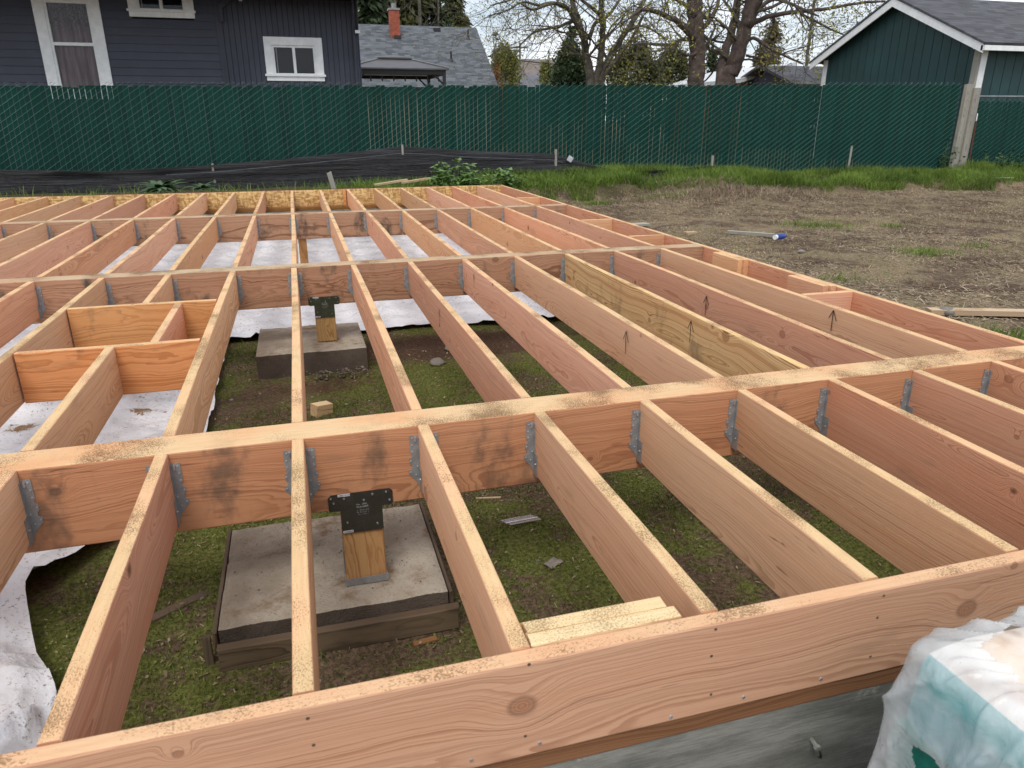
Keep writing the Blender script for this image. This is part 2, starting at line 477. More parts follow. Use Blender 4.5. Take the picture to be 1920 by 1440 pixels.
M['galv'] = flat('galvanised_steel', (0.33, 0.34, 0.345), 0.42, 0.25, 0.12, 30, spec=0.5)
M['nailhead'] = flat('nail_heads', (0.55, 0.56, 0.57), 0.35, 0.4, 0.1, 30)
M['zinc'] = flat('bright_zinc', (0.75, 0.76, 0.78), 0.25, 0.85, 0.05, 30)
M['plate'] = flat('dark_steel_plate', (0.062, 0.056, 0.046), 0.42, 0.2, 0.15, 14)
M['plate_g'] = flat('olive_steel_plate', (0.085, 0.10, 0.065), 0.4, 0.4, 0.2, 14)
M['sticker'] = flat('white_sticker', (0.75, 0.76, 0.80), 0.5)
M['ink'] = flat('black_marker', (0.015, 0.013, 0.016), 0.6)
M['white'] = flat('white_trim_paint', (0.84, 0.86, 0.86), 0.5, var=0.06)
M['slate'] = flat('slate_blue_paint', (0.043, 0.049, 0.073), 0.6, var=0.08, scale=3, obj_var=0.12)
M['slate_d'] = flat('slate_trim_paint', (0.038, 0.043, 0.064), 0.6, var=0.08, scale=3)
M['soffit'] = flat('dark_soffit_paint', (0.035, 0.036, 0.046), 0.6)
M['teal'] = flat('dark_teal_paint', (0.011, 0.049, 0.052), 0.6, var=0.08, scale=2, obj_var=0.14)
M['slat'] = flat('green_slat_plastic', (0.0040, 0.042, 0.032), 0.6, var=0.12, scale=3, obj_var=0.34, spec=0.12)
M['wire'] = flat('green_coated_wire', (0.12, 0.25, 0.21), 0.5, var=0.2, scale=1.2)
M['pipe'] = flat('grey_pipe', (0.30, 0.31, 0.31), 0.5, 0.4)
M['rust'] = flat('rusty_rod', (0.14, 0.04, 0.025), 0.8)
M['glass'] = None
M['black'] = flat('black_metal', (0.02, 0.02, 0.021), 0.5)
M['gazebo'] = flat('gazebo_roof_metal', (0.105, 0.105, 0.11), 0.5, 0.2, 0.1, 3)
M['brick'] = flat('chimney_brick', (0.38, 0.10, 0.055), 0.85, var=0.2, scale=9)
M['orange'] = flat('orange_brown_siding', (0.36, 0.12, 0.04), 0.8)
M['roof_w'] = flat('pale_membrane_roof', (0.72, 0.74, 0.75), 0.6)
M['bark'] = flat('brown_bark', (0.115, 0.082, 0.068), 0.9, var=0.28, scale=5, bump=0.03)
M['bark_g'] = flat('grey_green_bark', (0.125, 0.11, 0.085), 0.9, var=0.28, scale=6, bump=0.03)
M['twig'] = flat('twig_bark', (0.10, 0.085, 0.065), 0.9, var=0.2)
M['stone'] = flat('field_stone', (0.33, 0.30, 0.26), 0.85, var=0.2, scale=12, bump=0.006, obj_var=0.5)
M['stone_b'] = flat('grey_brown_crumbs', (0.21, 0.17, 0.13), 0.9, var=0.25, scale=20)
M['blue'] = flat('blue_bottle_plastic', (0.02, 0.06, 0.33), 0.35)
M['tan'] = flat('tan_house_wall', (0.30, 0.26, 0.22), 0.8)

def shingles(name, a, b, sx=3.2, sy=7.0):
    """asphalt shingle courses; local coordinates on the roof slab: x along the eave, y up the slope"""
    t = NT(name)
    X, Y, Z = t.xyz(t.obj())
    row = t.math('FLOOR', t.math('MULTIPLY', Y, sy))
    fy = t.math('FRACT', t.math('MULTIPLY', Y, sy))
    rw = t.n('TexWhiteNoise', noise_dimensions='1D'); t.set(rw.inputs['W'], row)
    xx = t.math('ADD', t.math('MULTIPLY', X, sx), t.math('MULTIPLY', rw.outputs[0], 7.0))
    cell = t.math('FLOOR', xx)
    cw = t.n('TexWhiteNoise', noise_dimensions='2D'); t.set(cw.inputs['Vector'], t.comb(cell, row, 0.0))
    c = t.mix(cw.outputs[0], a, b)
    c = t.mix(t.rng(fy, 0.16, 0.0, 0, 0.75), c, tuple(0.35 * q for q in a))
    g = t.noise(t.obj(), 60, 3).outputs[0]
    c = t.mix(t.rng(g, 0.4, 0.75, 0, 0.35), c, tuple(1.5 * q for q in b))
    t.bsdf(c, 0.9, bump=t.math('ADD', t.math('MULTIPLY', fy, -0.6), cw.outputs[0]), bdist=0.01, bstr=0.6, spec=0.2)
    return t.m
M['sh_grey'] = shingles('grey_shingles', (0.052, 0.058, 0.066), (0.135, 0.146, 0.160), 4.0, 7.5)
M['sh_dark'] = shingles('charcoal_shingles', (0.055, 0.056, 0.062), (0.105, 0.107, 0.118), 3.2, 7.0)
M['sh_brown'] = shingles('brown_shingles', (0.13, 0.11, 0.10), (0.20, 0.17, 0.15), 3.0, 6.0)

def glass():
    t = NT('window_glass')
    g = t.n('BsdfGlossy'); g.inputs['Roughness'].default_value = 0.03
    tr = t.n('BsdfTransparent'); tr.inputs[0].default_value = (0.8, 0.83, 0.85, 1)
    fz = t.n('Fresnel'); fz.inputs[0].default_value = 1.33
    ms = t.n('MixShader')
    t.set(ms.inputs[0], fz.outputs[0])
    t.t.links.new(tr.outputs[0], ms.inputs[1]); t.t.links.new(g.outputs[0], ms.inputs[2])
    t.t.links.new(ms.outputs[0], t.out.inputs['Surface'])
    return t.m
M['glass'] = glass()

def curtain():
    t = NT('mauve_curtain')
    X, Y, Z = t.xyz(t.obj())
    n1 = t.noise(t.mapv(t.obj(), (16, 16, 1.2)), 1.0, 3, 0.5).outputs[0]
    c = t.mix(t.rng(n1, 0.35, 0.7), (0.26, 0.15, 0.155), (0.44, 0.29, 0.29))
    lace = t.noise(t.obj(), 38, 3, 0.7).outputs[0]
    c = t.mix(t.math('MULTIPLY', t.rng(lace, 0.48, 0.58), t.rng(Z, 0.85, 1.25)), c, (0.035, 0.028, 0.03))
    t.bsdf(c, 0.9)
    return t.m
M['curtain'] = curtain()
M['dark_room'] = flat('dark_room', (0.012, 0.013, 0.014), 0.8)

# ------------------------------------------------------------------ terrain
FX0, FX1, FY1 = -5.30, 3.25, 10.56       # frame outline: left, right, far (near edge is y = 0)
def ground_z(x, y):
    x = np.asarray(x, float); y = np.asarray(y, float)
    n1 = fbm(x * 1.1, y * 1.1, 3) - 0.5; n2 = fbm(x * 5, y * 5, 9) - 0.5
    pit = -0.735 + 0.05 * n1 + 0.03 * n2
    yard = -0.42 + 0.06 * sstep(6, 11, y) + 0.05 * n1 + 0.045 * n2
    edge = 11.15 + 0.45 * (vnoise(x * 0.8, x * 0, 5) - 0.5) + 0.25 * (vnoise(x * 3.1, x * 0, 8) - 0.5) - 0.35 * sstep(9, 14, x)
    up = 0.24 - 0.10 * sstep(7.0, 10.0, x)
    mound = 0.16 * np.exp(-(((x - 7.6) / 1.3) ** 2 + ((y - 10.75) / 0.55) ** 2))
    bank = yard + up * sstep(0, 0.30, y - edge) + 0.05 * sstep(11.5, 13, y) + mound
    bank = np.where(x < 3.3, -0.16 + 0.05 * n1 + 0.02 * n2 + 0.04 * sstep(11, 13, y), bank)
    near = -0.80 + 0.04 * n1 + 0.02 * n2
    inside = (x > FX0 + 0.1) & (x < FX1 - 0.1) & (y > 0.1) & (y < FY1)
    k = sstep(-0.6, 2.5, y)
    outside = near * (1 - k) + bank * k
    far = -0.16 + 0.03 * n1
    kf = sstep(13.2, 14.0, y)
    outside = outside * (1 - kf) + far * kf
    return np.where(inside, pit, outside)

def axis_pts(segs):
    out = []
    for a, b, n in segs: out += list(np.linspace(a, b, n, endpoint=False))
    return np.array(out + [segs[-1][1]])
gx = axis_pts([(-600, -60, 8), (-60, -12, 12), (-12, FX0 + 0.06, 22), (FX0 + 0.06, FX0 + 0.14, 1), (FX0 + 0.14, -2, 30), (-2, FX1 - 0.14, 130), (FX1 - 0.14, FX1 - 0.06, 1), (FX1 - 0.06, 9, 105), (9, 19, 90), (19, 60, 12), (60, 600, 8)])
gy = axis_pts([(-200, -8, 8), (-8, 0.06, 22), (0.06, 0.14, 1), (0.14, 5, 120), (5, FY1 - 0.02, 70), (FY1 - 0.02, FY1 + 0.03, 1), (FY1 + 0.03, 13.6, 75), (13.6, 30, 18), (30, 90, 10), (90, 900, 10)])
GX, GY = np.meshgrid(gx, gy)
GZ = ground_z(GX, GY)
nx, ny = len(gx), len(gy)
idx = np.arange(nx * ny).reshape(ny, nx)
quads = np.stack([idx[:-1, :-1], idx[:-1, 1:], idx[1:, 1:], idx[1:, :-1]], -1).reshape(-1)
inside = ((GX > FX0) & (GX < FX1) & (GY > 0.0) & (GY < FY1)).astype(float)
# bare brown soil east of the middle pad and along the edges of the crawl space
soil = np.clip(1.25 * np.exp(-(((GX - 1.2) / 1.1) ** 2 + ((GY - 4.45) / 0.45) ** 2)) + 0.9 * sstep(2.0, 3.0, GX) + 0.7 * np.exp(-(((GX - 0.1) / 0.7) ** 2 + ((GY - 3.75) / 0.25) ** 2)), 0, 1)
green = np.clip(sstep(11.0, 11.5, GY) * (1 - sstep(13.4, 13.9, GY)), 0, 1)

def ground_mat():
    t = NT('ground_soil')
    p = t.obj()
    ins, soil_, grn = t.attr('inside'), t.attr('soil'), t.attr('green')
    n1 = t.noise(p, 1.7, 5, 0.6).outputs[0]; n2 = t.noise(p, 11, 5, 0.65).outputs[0]; n3 = t.noise(p, 60, 4, 0.7).outputs[0]; n4 = t.noise(p, 180, 3, 0.7).outputs[0]
    # crawl space: moss, soil, bark litter
    brown = t.mix(t.rng(n3, 0.35, 0.7), (0.085, 0.057, 0.036), (0.205, 0.145, 0.092))
    moss = t.mix(t.rng(n3, 0.3, 0.7), (0.060, 0.072, 0.016), (0.19, 0.20, 0.055))
    mm = t.math('ADD', t.math('MULTIPLY', n1, 0.6), t.math('MULTIPLY', n2, 0.4))
    cr = t.mix(t.rng(mm, 0.45, 0.54), brown, moss)
    cr = t.mix(t.rng(t.math('ADD', soil_, t.math('MULTIPLY', t.math('SUBTRACT', n2, 0.5), 1.0)), 0.45, 0.85), cr, t.mix(t.rng(n3, 0.3, 0.7), (0.060, 0.033, 0.020), (0.13, 0.078, 0.05)))
    cr = t.mix(t.rng(n4, 0.64, 0.74, 0, 0.8), cr, (0.22, 0.17, 0.11))
    # yard: straw and mulch litter over brown soil
    straw = t.mix(t.rng(n3, 0.3, 0.7), (0.10, 0.070, 0.040), (0.38, 0.295, 0.185))
    dirt = t.mix(t.rng(n3, 0.3, 0.7), (0.045, 0.029, 0.019), (0.17, 0.115, 0.078))
    yd = t.mix(t.rng(mm, 0.42, 0.56), dirt, straw)
    yd = t.mix(t.rng(n4, 0.62, 0.72, 0, 0.7), yd, (0.42, 0.35, 0.26))
    yd = t.mix(t.math('MULTIPLY', t.math('MULTIPLY', t.rng(n2, 0.52, 0.64), t.rng(n1, 0.42, 0.58)), 0.8), yd, (0.12, 0.125, 0.045))
    yd = t.mix(t.math('MULTIPLY', grn, 0.8), yd, (0.045, 0.05, 0.02))
    c = t.mix(ins, yd, cr)
    h = t.math('ADD', t.math('MULTIPLY', n3, 0.7), t.math('MULTIPLY', n4, 0.35))
    t.bsdf(c, 0.95, bump=h, bdist=0.03, bstr=0.8, spec=0.15)
    return t.m
M['ground'] = ground_mat()
gme = np_mesh('ground', np.stack([GX.ravel(), GY.ravel(), GZ.ravel()], 1), quads, 4, M['ground'],
              {'inside': inside.ravel(), 'soil': soil.ravel(), 'green': green.ravel()}, smooth=True)
tag(link('ground', gme), kind='structure')

# ------------------------------------------------------------------ foundation walls
def stem_mat():
    t = NT('board_marked_concrete'); p = t.obj()
    a = t.noise(t.mapv(p, (1.2, 1, 4)), 3.0, 6, 0.65).outputs[0]; g = t.noise(t.mapv(p, (8, 40, 120)), 1.5, 4, 0.6).outputs[0]; f = t.noise(p, 130, 3, 0.7).outputs[0]; w = t.noise(p, 7, 5, 0.7).outputs[0]
    c = t.mix(t.rng(a, 0.35, 0.65), (0.15, 0.148, 0.13), (0.27, 0.265, 0.235))
    c = t.mix(t.rng(g, 0.45, 0.7, 0, 0.35), c, (0.09, 0.09, 0.08))
    Z = t.xyz(p)[2]
    c = t.mix(t.math('MULTIPLY', t.math('MULTIPLY', t.rng(w, 0.56, 0.66), t.rng(f, 0.35, 0.55)), t.rng(Z, -0.34, -0.29)), c, (0.34, 0.33, 0.29))
    c = t.mix(t.rng(f, 0.62, 0.72, 0, 0.5), c, (0.26, 0.25, 0.23))
    t.bsdf(c, 0.85, bump=t.math('ADD', g, t.math('MULTIPLY', f, 0.4)), bdist=0.003, bstr=0.6, spec=0.25)
    return t.m
M['stem'] = stem_mat()
def wall_box(name, a, b, label):
    mb = MB(); mb.box(a, b)
    return tag(mb.build(name, M['stem']), label, 'wall', 'foundation walls')
SILL_B = -0.285
fw = MB()
nseg = 40
fw.box((FX0, 0.008, -1.1), (FX1 - 0.01, 0.20, SILL_B))
tag(fw.build('foundation_wall', M['stem']), 'grey concrete foundation wall along the near side under the front sill', 'wall', 'foundation walls')
wall_box('foundation_wall', (FX1 - 0.20, 0.205, -1.1), (FX1 - 0.012, FY1 - 0.205, SILL_B), 'grey concrete foundation wall below the right rim board beside the yard')
wall_box('foundation_wall', (FX0, FY1 - 0.20, -1.1), (FX1 - 0.012, FY1 - 0.012, SILL_B), 'grey concrete foundation wall at the far end below the strand board rim')
wall_box('foundation_wall', (FX0 + 0.012, 0.205, -1.1), (FX0 + 0.2, FY1 - 0.205, SILL_B), 'grey concrete foundation wall at the far left side of the frame')
# anchor bolt stub on the near wall
ab = thing('anchor_stub', 'short grey form tie stub sticking out of the near concrete wall', 'bolt', (1.105, 0.012, -0.40))
mb = MB(); mb.cyl((0, 0, 0), (0, -0.022, -0.004), 0.005, n=8); mb.cyl((0, -0.022, -0.004), (0, -0.030, -0.005), 0.008, n=8)
mb.build('stub', M['stem'], ab)
mb = MB(); mb.tube([(0, -0.036, -0.006), (0.008, -0.034, -0.028), (0.016, -0.02, -0.045)], [0.003, 0.003, 0.0025], 6)
mb.build('wire_end', M['black'], ab)

# ------------------------------------------------------------------ timber floor frame
S = 0.4064
JT, JD = 0.038, 0.235
BT, BD = 0.145, 0.279
B1, B2, B3 = 1.180, 4.205, 7.455            # near faces of the three beams
frame = thing('floor_frame', 'unfinished timber floor frame of joists and beams resting on the concrete foundation', 'floor frame', (0, 0, SILL_B))

def board_mesh(name, L, t, d, mat, ch=0.004, bow=0.0, stations=None, ragged=0.0, seed=0):
    """rounded plank: local x 0..L, y thickness, z 0 down to -d"""
    rs = random.Random(seed)
    n = stations or max(2, int(L / 0.35) + 1)
    c2 = ch * 0.35
    prof = [(-t / 2 + ch, 0), (t / 2 - ch, 0), (t / 2 - c2, -c2), (t / 2, -ch), (t / 2, -d + ch), (t / 2 - c2, -d + c2), (t / 2 - ch, -d), (-t / 2 + ch, -d), (-t / 2 + c2, -d + c2), (-t / 2, -d + ch), (-t / 2, -ch), (-t / 2 + c2, -c2)]
    mb = MB(); k = len(prof); vs = []
    ph = rs.uniform(0, 6.28)
    for i in range(n):
        u = i / (n - 1); x = u * L
        dy = bow * math.sin(math.pi * u); dz = 0.0022 * math.sin(ph + u * 5.0) * (1 if 0 < i < n - 1 else 0)
        for (a, b) in prof:
            xr = x + (rs.uniform(-ragged, ragged) if i in (0, n - 1) else 0)
            vs.append((xr, a + dy, b + dz + rs.uniform(-0.0004, 0.0004)))
    fs = [list(range(k)), [(n - 1) * k + i for i in range(k)][::-1]]
    for i in range(n - 1):
        for j in range(k):
            j2 = (j + 1) % k
            fs.append([i * k + j, (i + 1) * k + j, (i + 1) * k + j2, i * k + j2])
    mb.add(vs, [f[::-1] for f in fs])
    return mb.mesh(name, mat)

def board_y(name, x, y0, y1, mat, parent=frame, z=0.0, t=JT, d=JD, bow=0.0, seed=0, **k):
    """plank running along +Y with its centre line at x"""
    me = board_mesh(name, y1 - y0, t, d, mat, bow=bow, seed=seed, **k)
    return link(name, me, parent, Vector((x, y0, z)) - Vector(parent.location), (0, 0, R(90)))

def board_x(name, x0, x1, y, mat, parent=frame, z=0.0, t=JT, d=JD, bow=0.0, seed=0, **k):
    me = board_mesh(name, x1 - x0, t, d, mat, bow=bow, seed=seed, **k)
    return link(name, me, parent, Vector((x0, y, z)) - Vector(parent.location))

# sills
board_x('sill_plate', FX0 + 0.02, FX1 - 0.02, 0.0785, M['sill'], z=-JD - 0.001, t=0.145, d=0.048, ch=0.002)
board_y('sill_plate', FX1 - 0.10, 0.17, FY1 - 0.18, M['sill'], z=-JD - 0.001, t=0.145, d=0.048, ch=0.002)
board_x('sill_plate', FX0 + 0.02, FX1 - 0.02, FY1 - 0.10, M['sill'], z=-JD - 0.001, t=0.145, d=0.048, ch=0.002)
board_y('sill_plate', FX0 + 0.10, 0.17, FY1 - 0.18, M['sill'], z=-JD - 0.001, t=0.145, d=0.048, ch=0.002)
# rims
rim_n = tag(board_x('rim_board', FX0, FX1, JT / 2, M['rim'], seed=3, ch=0.006), 'long pinkish front rim board nearest the camera')
rim_r = board_y('rim_board', FX1 - JT / 2, JT + 0.001, FY1 - 0.03, M['joist'], seed=5)
rim_l = board_y('rim_board', FX0 + JT / 2, JT + 0.001, FY1 - 0.03, M['joist'], seed=6)
rim_f = tag(board_x('rim_board', FX0, FX1, FY1 - 0.0145, M['osb'], t=0.029, seed=7, ch=0.001), 'far rim board of golden strand board')
mb = MB(); mb.box((FX0, FY1 + 0.001, -JD - 0.03), (FX1 - 0.01, FY1 + 0.012, 0.006))
mb.build('membrane_strip', flat('red_brown_membrane', (0.16, 0.045, 0.045), 0.7), frame, loc=-Vector(frame.location))

# nails on the front rim face
nail_mb = MB(); nail_mb.cyl((0, 0, 0), (0, -0.0018, 0), 0.0048, 0.0042, n=8)
nail_me = nail_mb.mesh('nail', M['zinc'])
hole_mb = MB(); hole_mb.cyl((0, 0, 0), (0, -0.0006, 0), 0.0036, n=7)
hole_me = hole_mb.mesh('nail_hole', M['form'])
for px, py, me in [(884, 1425, nail_me), (1012, 1393, nail_me), (1258, 1344, nail_me), (1394, 1307, nail_me), (1539, 1273, nail_me),
                   (577, 1347, hole_me), (588, 1397, hole_me), (992, 1246, hole_me), (1342, 1180, hole_me), (1334, 1230, hole_me), (1657, 1117, hole_me), (1645, 1158, hole_me), (1632, 1231, hole_me), (1333, 1302, hole_me), (985, 1380, hole_me)]:
    q = at(px, py, Y=0.0)
    o = link('nail' if me is nail_me else 'nail_hole', me, rim_n, (q.x - FX0, -JT / 2, q.z))

# beams
beams = []
for yb, mt, lb in ((B1, 'beam', 'nearest heavy beam with dark water stains'), (B2, 'beam_dull', 'middle beam, weathered grey brown'), (B3, 'beam_dull', 'farthest beam, weathered grey brown')):
    b = board_x('beam', FX0 + JT + 0.002, FX1 - JT - 0.002, yb + BT / 2, M[mt], t=BT, d=BD, ch=0.005, seed=int(yb * 10))
    tag(b, lb); beams.append(b)

# joist hangers: one shared mesh, in the joist's own axes (x = 0 is the beam face, joist runs to -x)
def hanger_mesh():
    mb = MB()
    for s in (-1, 1):
        e = s * (JT / 2 + 0.0012)
        prof = [(0.0, -0.036), (0.028, -0.034), (0.029, -0.098), (0.024, -0.104), (0.024, -0.114), (0.032, -0.119), (0.032, -0.138), (0.026, -0.144), (0.026, -0.158), (0.036, -0.162), (0.035, -0.178), (0.010, -0.208), (0.0, -0.232)]
        pts = [(e + s * a, z) for a, z in prof]
        if s < 0: pts = pts[::-1]
        mb.cur = 0
        mb.prism(pts, 'X', -0.0030, -0.0004)
        # side straps against the joist
        y0, y1 = sorted((e - s * 0.0004, e + s * 0.0016))
        mb.box((-0.013, y0, -0.150), (-0.0031, y1, -0.040)); mb.box((-0.040, y0, -0.2375), (-0.0031, y1, -0.150))
        # nails
        mb.cur = 1
        for a, z in ((0.020, -0.044), (0.022, -0.070), (0.022, -0.094), (0.028, -0.128), (0.030, -0.170), (0.012, -0.182), (0.006, -0.150)):
            mb.cyl((-0.003, e + s * a, z), (-0.0055, e + s * a, z), 0.0032, 0.0026, n=6)
        mb.cur = 2
        mb.box((-0.009, min(e + s * 0.008, e + s * 0.0135), -0.056), (-0.003, max(e + s * 0.008, e + s * 0.0135), -0.041))
        mb.cur = 1
        mb.cyl((-0.026, y0 if s < 0 else y1, -0.19), (-0.026, (y0 if s < 0 else y1) + s * 0.003, -0.19), 0.0034, n=6)
    mb.cur = 0
    mb.box((-0.040, -JT / 2 - 0.002, -0.2385), (-0.0031, JT / 2 + 0.002, -0.2362))
    return mb.mesh('joist_hanger', [M['galv'], M['nailhead'], M['zinc']])
HANGER = hanger_mesh()

def arrow_mesh():
    mb = MB()
    def bar(p, q, w):
        d = Vector((q[0] - p[0], q[1] - p[1])).normalized(); n_ = Vector((-d.y, d.x)) * w / 2
        poly = [(p[0] - n_.x, p[1] - n_.y), (q[0] - n_.x, q[1] - n_.y), (q[0] + n_.x, q[1] + n_.y), (p[0] + n_.x, p[1] + n_.y)]
        mb.prism(poly, 'Y', 0.0, 0.0007)
    bar((0, 0), (0.004, 0.115), 0.0048)
    bar((0.004, 0.117), (-0.030, 0.064), 0.0042)
    bar((0.004, 0.117), (0.032, 0.068), 0.0042)
    return mb.mesh('crown_arrow', M['ink'])
ARROW = arrow_mesh()

bays = [(JT + 0.001, B1 - 0.001), (B1 + BT + 0.001, B2 - 0.001), (B2 + BT + 0.001, B3 - 0.001), (B3 + BT + 0.001, FY1 - 0.031)]
J0, J1 = -12, 7
rj = random.Random(21)
joists = {}
bayoff = [0.0, -0.002, 0.0, -0.004]
for k, (y0, y1) in enumerate(bays):
    for i in range(J0, J1 + 1):
        if k == 1 and i == -2: continue                  # headed off opening, built below
        x = i * S + bayoff[k] + rj.uniform(-0.003, 0.003)
        mt = 'pine' if (k == 1 and i == 5) else 'joist'
        j = board_y('joist', x, y0, y1, M[mt], z=rj.uniform(-0.002, 0.001), bow=rj.uniform(-0.006, 0.006) if k else rj.uniform(-0.002, 0.002), seed=k * 100 + i)
        if mt == 'pine': tag(j, 'yellow green pine joist with large flame grain and a black arrow')
        joists[(k, i)] = j
        if k < 3:
            link('joist_hanger', HANGER, j, (y1 - y0 + 0.001, 0, 0))
# opening: two headers, stub joists
XL = -3 * S + JT / 2 + 0.004; XR = -S - JT / 2 - 0.008
HA, HB = 2.49, 3.33
board_x('header', XL, XR, HA, M['beam'], seed=61)
board_x('header', XL, XR, HB, M['beam'], seed=62, d=JD)
board_y('joist', -2 * S, bays[1][0], HA - JT / 2 - 0.001, M['joist'], seed=63)
board_y('joist', -0.635, HA + JT / 2 + 0.001, HB - JT / 2 - 0.001, M['joist'], seed=64, z=-0.002)
st = board_y('joist', -2 * S, HB + JT / 2 + 0.001, bays[1][1], M['joist'], seed=65)
link('joist_hanger', HANGER, st, (bays[1][1] - HB - JT / 2, 0, 0))
# blocking between the last joist and the right rim
bx0, bx1 = 7 * S + JT / 2 + 0.004, FX1 - JT - 0.002
for y in (2.49, 4.90, 6.07, 8.50):
    board_x('blocking', bx0, bx1, y, M['joist'], seed=int(y * 100), z=-0.001)
# short scabs against the right rim
for y0, y1 in ((2.62, 2.98), (3.56, 3.92)):
    board_y('scab_block', FX1 - JT * 1.5 - 0.0015, y0, y1, M['joist'], z=0.003, seed=int(y0 * 77))
    board_y('scab_block', FX1 - JT * 2.5 - 0.003, y0 + 0.02, y1 + 0.01, M['joist'], z=0.001, seed=int(y0 * 78))
mb = MB(); mb.box((-0.02, -0.02, -0.235), (0.02, 0.02, 0))
mb.build('scab_block', M['beam'], frame, loc=Vector((2 * S - 0.06, FY1 - 0.055, 0.002)) - Vector(frame.location))
# two plies beside the front rim
for y, dz, x1 in ((0.058, -0.001, 0.748), (0.0975, -0.003, 0.738)):
    tag(board_x('nailer', S + JT / 2 + 0.004, x1, y, M['sap'], z=dz, seed=int(y * 1000), ragged=0.004), 'fresh pale yellow short board beside the front rim')
# crown arrows
for (k, i), px, py in (((1, 2), 826, 612), ((1, 3), 890, 540), ((1, 4), 1175, 662), ((1, 5), 1296, 641), ((1, 6), 1323, 590), ((1, 7), 1560, 621)):
    j = joists[(k, i)]
    xf = i * S - JT / 2
    q = at(px, py, X=xf)
    o = link('crown_arrow', ARROW, j, (q.y - bays[k][0], JT / 2 + 0.0002 + (0.004 if k else 0), max(q.z, -0.2)), None)
    if i in (2, 3): o.scale = (0.5, 1, 0.9)
    j.data.materials[0]

# ------------------------------------------------------------------ posts and pads
def pad(label, x0, x1, y0, y1, ztop, zbot, forms):
    p = thing('footing_pad', label, 'footing', ((x0 + x1) / 2, (y0 + y1) / 2, zbot), group='footing pads under the beams')
    lx, ly, h = (x1 - x0) / 2, (y1 - y0) / 2, ztop - zbot
    n = 60
    us = np.linspace(-1, 1, n); U, V = np.meshgrid(us * lx, us * ly)
    edge = np.minimum(lx - np.abs(U), ly - np.abs(V))
    H = h + 0.010 * (fbm(U * 9 + x0, V * 9 + y0, 4) - 0.5) - 0.012 * np.exp(-edge / 0.010) * ((0.2 + 0.8 * fbm(U * 16 + x0, V * 16 + y0, 6)) if forms else (0.2 + 0.25 * fbm(U * 30 + x0, V * 30 + y0, 6)))
    # a ragged rut across the back of the slab
    rut = np.exp(-((V - ly * 0.38 - 0.05 * np.sin(U * 7) ) / 0.02) ** 2) * (U < -0.02)
    H = H - (0.014 * rut if forms else 0)
    top = np.stack([U.ravel(), V.ravel(), H.ravel()], 1)
    f = []
    for a in range(n - 1):
        for b in range(n - 1):
            f.append([a * n + b, a * n + b + 1, (a + 1) * n + b + 1, (a + 1) * n + b])
    mb = MB(); mb.add([tuple(q) for q in top], f)
    ring = [b for b in range(n)] + [a * n + n - 1 for a in range(1, n)] + [(n - 1) * n + b for b in range(n - 2, -1, -1)] + [a * n for a in range(n - 2, 0, -1)]
    base = len(mb.v)
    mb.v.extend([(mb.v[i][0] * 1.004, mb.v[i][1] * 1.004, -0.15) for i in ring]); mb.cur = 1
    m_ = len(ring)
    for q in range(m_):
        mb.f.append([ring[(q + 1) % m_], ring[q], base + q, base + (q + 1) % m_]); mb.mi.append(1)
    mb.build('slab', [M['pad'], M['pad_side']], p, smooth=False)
    if forms:
        t, d = 0.036, 0.088
        zf = h - 0.055
        for nm, a, b in (('form_board', (-lx - 0.004, -ly - t - 0.004), (lx + 0.03, -ly - 0.004)),):
            me = board_mesh(nm, b[0] - a[0], t, d, M['form'], seed=4, ragged=0.006)
            link(nm, me, p, (a[0], (a[1] + b[1]) / 2, zf))
        for sx in (-1, 1):
            me = board_mesh('form_board', 2 * ly + 0.03, 0.014, d, M['form'], seed=5 + sx, ragged=0.008)
            link('form_board', me, p, (sx * (lx + 0.012), -ly - 0.003, zf + 0.044), (0, 0, R(90)))
        me = board_mesh('form_stake', 0.17, 0.018, 0.028, M['form'], seed=10, ragged=0.01)
        link('form_stake', me, p, (-lx - 0.058, -ly + 0.02, -0.06), (0, R(-90), R(6)))
    return p
pad('square concrete footing pad with dark form boards under the nearest beam', -0.310, 0.447, 1.066, 1.707, -0.585, -0.735, True)
pad('square concrete footing pad without form boards under the middle beam', -0.312, 0.440, 3.995, 4.730, -0.558, -0.735, False)

